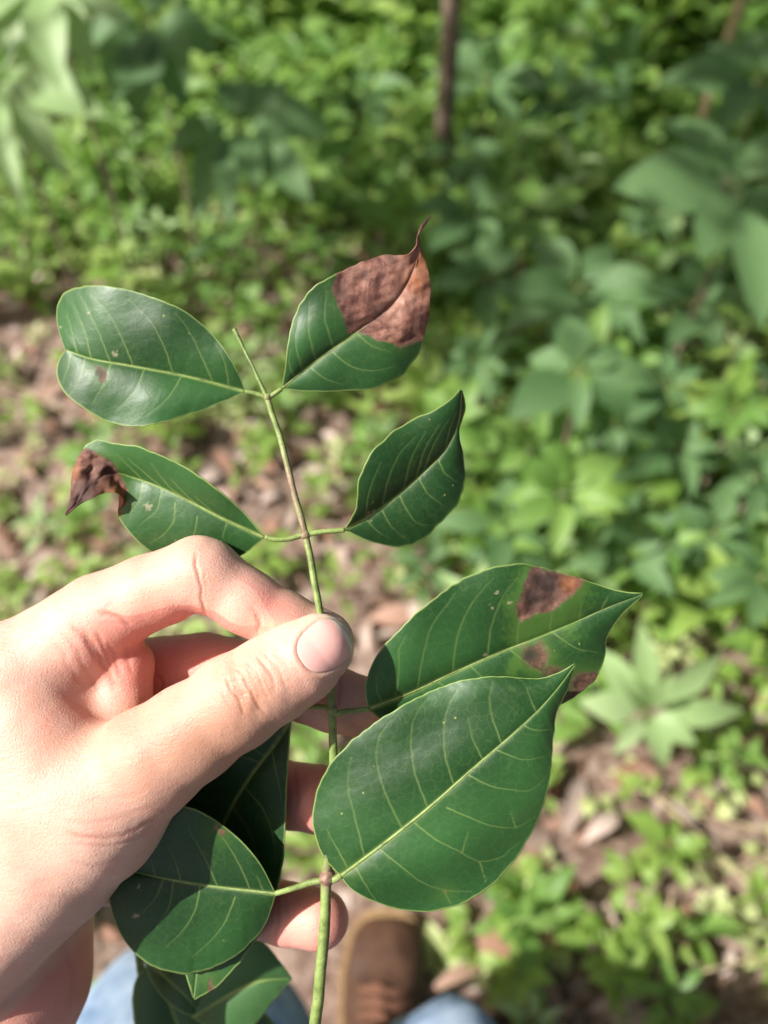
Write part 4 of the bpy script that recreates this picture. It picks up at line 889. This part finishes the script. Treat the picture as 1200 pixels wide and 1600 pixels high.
picked((570, 275, 2.0), [(560, 215, 2.0, 34), (540, 320, 1.95, 34), (600, 240, 2.0, 30), (520, 260, 2.0, 26), (590, 310, 1.95, 24)], 'ovate', M_w[0],
       'bright green weed with upright leaves above the dead brown leaflet', 'weed', 'leafy_weed', M_grnstem, .003)
picked((880, 870, 1.35), [(878, 800, 1.33, 40), (930, 845, 1.33, 34), (840, 850, 1.34, 30), (935, 900, 1.32, 34), (850, 920, 1.32, 30)], 'ovate', M_w[0],
       'bright green weed with an upright leaf above the blotched leaflet', 'weed', 'leafy_weed', M_grnstem, .003)
picked((1000, 780, 1.32), [(920, 760, 1.3, 38), (940, 820, 1.3, 40), (1010, 700, 1.33, 40), (1075, 745, 1.32, 40), (1080, 820, 1.3, 38), (1010, 860, 1.28, 36), (960, 715, 1.32, 32), (900, 800, 1.32, 30)], 'ovate', M_w[0],
       'lush green weed with many broad leaves at the right of the picture', 'weed', 'leafy_weed', M_grnstem, .003)
picked((725, 240, 1.9), [(655, 235, 1.85, 26), (790, 230, 1.9, 30), (700, 300, 1.85, 26), (760, 290, 1.85, 28), (740, 180, 1.95, 26)], 'lance', M_w[2],
       'slender weed with pale bluish leaves in front of the brown trunk', 'weed', 'leafy_weed', M_grnstem, .003)
picked((688, 1500, 1.05), [(640, 1455, 1.05, 30), (670, 1440, 1.05, 34), (725, 1475, 1.04, 34), (745, 1530, 1.03, 34), (700, 1560, 1.02, 36), (655, 1520, 1.04, 28), (730, 1440, 1.06, 24)], 'ovate', M_w[4],
       'yellow green sunlit weed right of the brown boot', 'weed', 'leafy_weed', M_grnstem, .003)
# broad leaved undergrowth overlapping from the middle right to the top
broad = []; r4 = random.Random(21); spots = [(760, 120), (850, 60), (960, 90), (820, 210), (930, 230), (740, 330), (820, 330), (1020, 330), (1090, 470), (760, 430), (1150, 640), (1060, 700), (830, 700), (740, 560), (1120, 830), (880, 770), (1190, 900), (790, 820), (640, 330), (560, 150),
   (460, 60), (620, 60), (1000, 20), (1130, 380), (1185, 740), (40, 40), (150, 260), (320, 30), (480, 250), (980, 870), (700, 660), (960, 660), (1040, 600), (870, 150)]
for i, (u, v) in enumerate(spots):
    g0 = GP(u, v); dg = (g0-Vector((0, 0, CAM_Z))).length/ray(u, v).length; d = dg*r4.uniform(.74, .88); Lp = r4.uniform(62, 120)*(1 if v > 350 else .85)
    a0 = r4.uniform(0, 6.3); tips = []
    for j in range(r4.randint(6, 8)):
        a = a0+j*2.4; rr_ = Lp*r4.uniform(.7, 1.15)*(1 if j < 6 else .6)
        tips.append((u+math.cos(a)*rr_, v+math.sin(a)*rr_*.85+8, d*r4.uniform(.94, 1.02), rr_*r4.uniform(.36, .5)))
    mi = r4.choice([2, 2, 1, 1, 1]) if u > 600 else r4.choice([1, 2, 3])
    rt = picked((u, v, d), tips, 'ovate', M_w[mi], None, 'shrub'); rt['group'] = 'broad leaved shrubs of the undergrowth'; broad.append((u, v, rt, LOOK[mi]))
place_labels(broad, 'broad leaved shrub')
# thin trunks
def sapling(base, r, h, mat, label, lean=(0, 0), cat='tree', name='sapling_trunk'):
    g = GP(*base); root = empty(name, (g.x, g.y, gz(g))); tag(root, label, cat)
    put_stem(root, [(0, 0, -.05), (lean[0]*.3+.006, lean[1]*.3, h*.33), (lean[0]*.66-.006, lean[1]*.66, h*.66), (lean[0], lean[1], h)], r, r*.7, mat, 10, 'trunk')
    for i in range(5):
        z = h*(.62+.09*i); a = i*2.4; L = .5*(1-.1*i)
        e = Vector((lean[0]*z/h+math.cos(a)*L, lean[1]*z/h+math.sin(a)*L, z+.22)); s0 = Vector((lean[0]*z/h, lean[1]*z/h, z))
        put_stem(root, [tuple(s0), tuple((s0+e)/2+Vector((0, 0, .05))), tuple(e)], r*.4, r*.15, mat, 6, 'limb')
        for j in range(7):
            t = .4+.1*j; q = s0.lerp(e, t); b = a+(1 if j % 2 else -1)*1.0
            put_leaf(root, q, (math.cos(b), math.sin(b), -.2), (0, 0, 1), .11, 'ovate', M_w[1])
sapling((684, 345), .021, 3.2, M_bark, 'thin brown tree trunk rising at the top centre of the picture')
sapling((1048, 330), .012, 2.8, M_tan, 'pale tan sapling stem near the upper right corner', (.05, 0))
sapling((1010, 90), .012, 2.8, M_bark, 'slim grey brown stem left of the pale tan stem', (.12, 0))
sapling((1135, 580), .010, .70, M_bark, 'brown stem under the large drooping leaves at right', (.0, .0)) if False else None
# dense growth closing the top of the view
def bush(x, y, rad, h, n, mat, label, L, seed):
    r = np.random.RandomState(seed); g = (x, y); root = empty('background_bush', (x, y, gz(g))); tag(root, label, 'bush', 'bushes closing the view at the top')
    for i in range(3): put_stem(root, [(0, 0, -.03), (r.uniform(-.2, .2)*rad, r.uniform(-.2, .2)*rad, h*.5), (r.uniform(-.6, .6)*rad, r.uniform(-.6, .6)*rad, h*.95)], .012, .004, M_bark)
    c = r.normal(size=(26, 3)); c /= np.linalg.norm(c, axis=1)[:, None]; c *= r.uniform(.35, 1, 26)[:, None]**.5; c = c*np.array([rad, rad, h*.5])+np.array([0, 0, h*.52])
    ci = r.randint(0, 26, n); P = c[ci]+r.normal(0, .10, (n, 3))*np.array([1, 1, .8]); P[:, 2] = np.maximum(P[:, 2], .03)
    a = r.uniform(0, 6.3, n); el = r.uniform(-.5, .4, n); d = np.stack([np.cos(a)*np.cos(el), np.sin(a)*np.cos(el), np.sin(el)], 1); LL = r.uniform(.6, 1.3, n)*L
    o = inst_leaves('foliage', P, d, LL, LL*r.uniform(.35, .55, n), mat, .4, seg=3); o.parent = root; del o['kind']
BW = ['at the top left, second from the left edge', 'at the top, left of the middle', 'at the middle of the top edge', 'at the top, just right of the brown trunk', 'at the top right, behind the tan stem', 'in the top right corner', 'in the top left corner', 'farthest back in the middle', 'farthest back on the left', 'farthest back on the right', 'beside the slim grey brown stem', 'below the top right corner', 'low and nearest, left of the brown trunk']
for i, (x, y, rad, h, m_) in enumerate([(-1.5, 3.4, .45, .7, 0), (-.75, 3.7, .5, .8, 1), (-.1, 3.9, .5, .8, 0), (.55, 3.6, .45, .9, 0), (1.2, 3.3, .5, 1.1, 1), (1.75, 2.7, .5, 1.1, 2), (-1.9, 2.6, .4, .6, 1), (.1, 4.8, .7, 1.3, 1), (-1.3, 4.8, .7, 1.2, 0), (1.5, 4.5, .7, 1.5, 2), (.75, 2.8, .3, .55, 1), (1.25, 2.2, .3, .6, 2), (-.3, 2.9, .28, .35, 0)]):
    bush(x, y, rad, h, 700, M_w[0 if m_ < 2 else 1], ['bright', 'bright', 'mid'][m_]+' green bush '+BW[i], .10, 40+i)

# the tree at the left, outside the view, whose crown dapples the right of the clearing
def shade_tree(x, y, h, rad, n, seed):
    r = np.random.RandomState(seed); root = empty('broadleaf_tree', (x, y, gz((x, y)))); tag(root, 'slender broadleaf tree shading the right of the clearing, outside the view on the left', 'tree')
    put_stem(root, [(0, 0, -.05), (.05, .03, h*.4), (-.02, 0, h*.8), (.02, .02, h*1.1)], .05, .02, M_bark, 12, 'trunk')
    c = r.normal(size=(16, 3)); c /= np.linalg.norm(c, axis=1)[:, None]; c *= r.uniform(.3, 1, 16)[:, None]; c = c*np.array([rad, rad*1.1, rad*.6])+np.array([0, 0, h])
    for q in c[:9]: put_stem(root, [(0, 0, h*.75), tuple(q*.5+np.array([0, 0, h*.42])), tuple(q)], .015, .005, M_bark, 6, 'limb')
    ci = r.randint(0, 16, n); P = c[ci]+r.normal(0, .15, (n, 3)); a = r.uniform(0, 6.3, n); d = np.stack([np.cos(a), np.sin(a), r.uniform(-.6, .2, n)], 1); LL = r.uniform(.07, .13, n)
    o = inst_leaves('crown', P, d, LL, LL*.5, M_w[1], .4, seg=3); o.parent = root; del o['kind']
shade_tree(-1.80, 1.30, 2.70, .80, 850, 5)
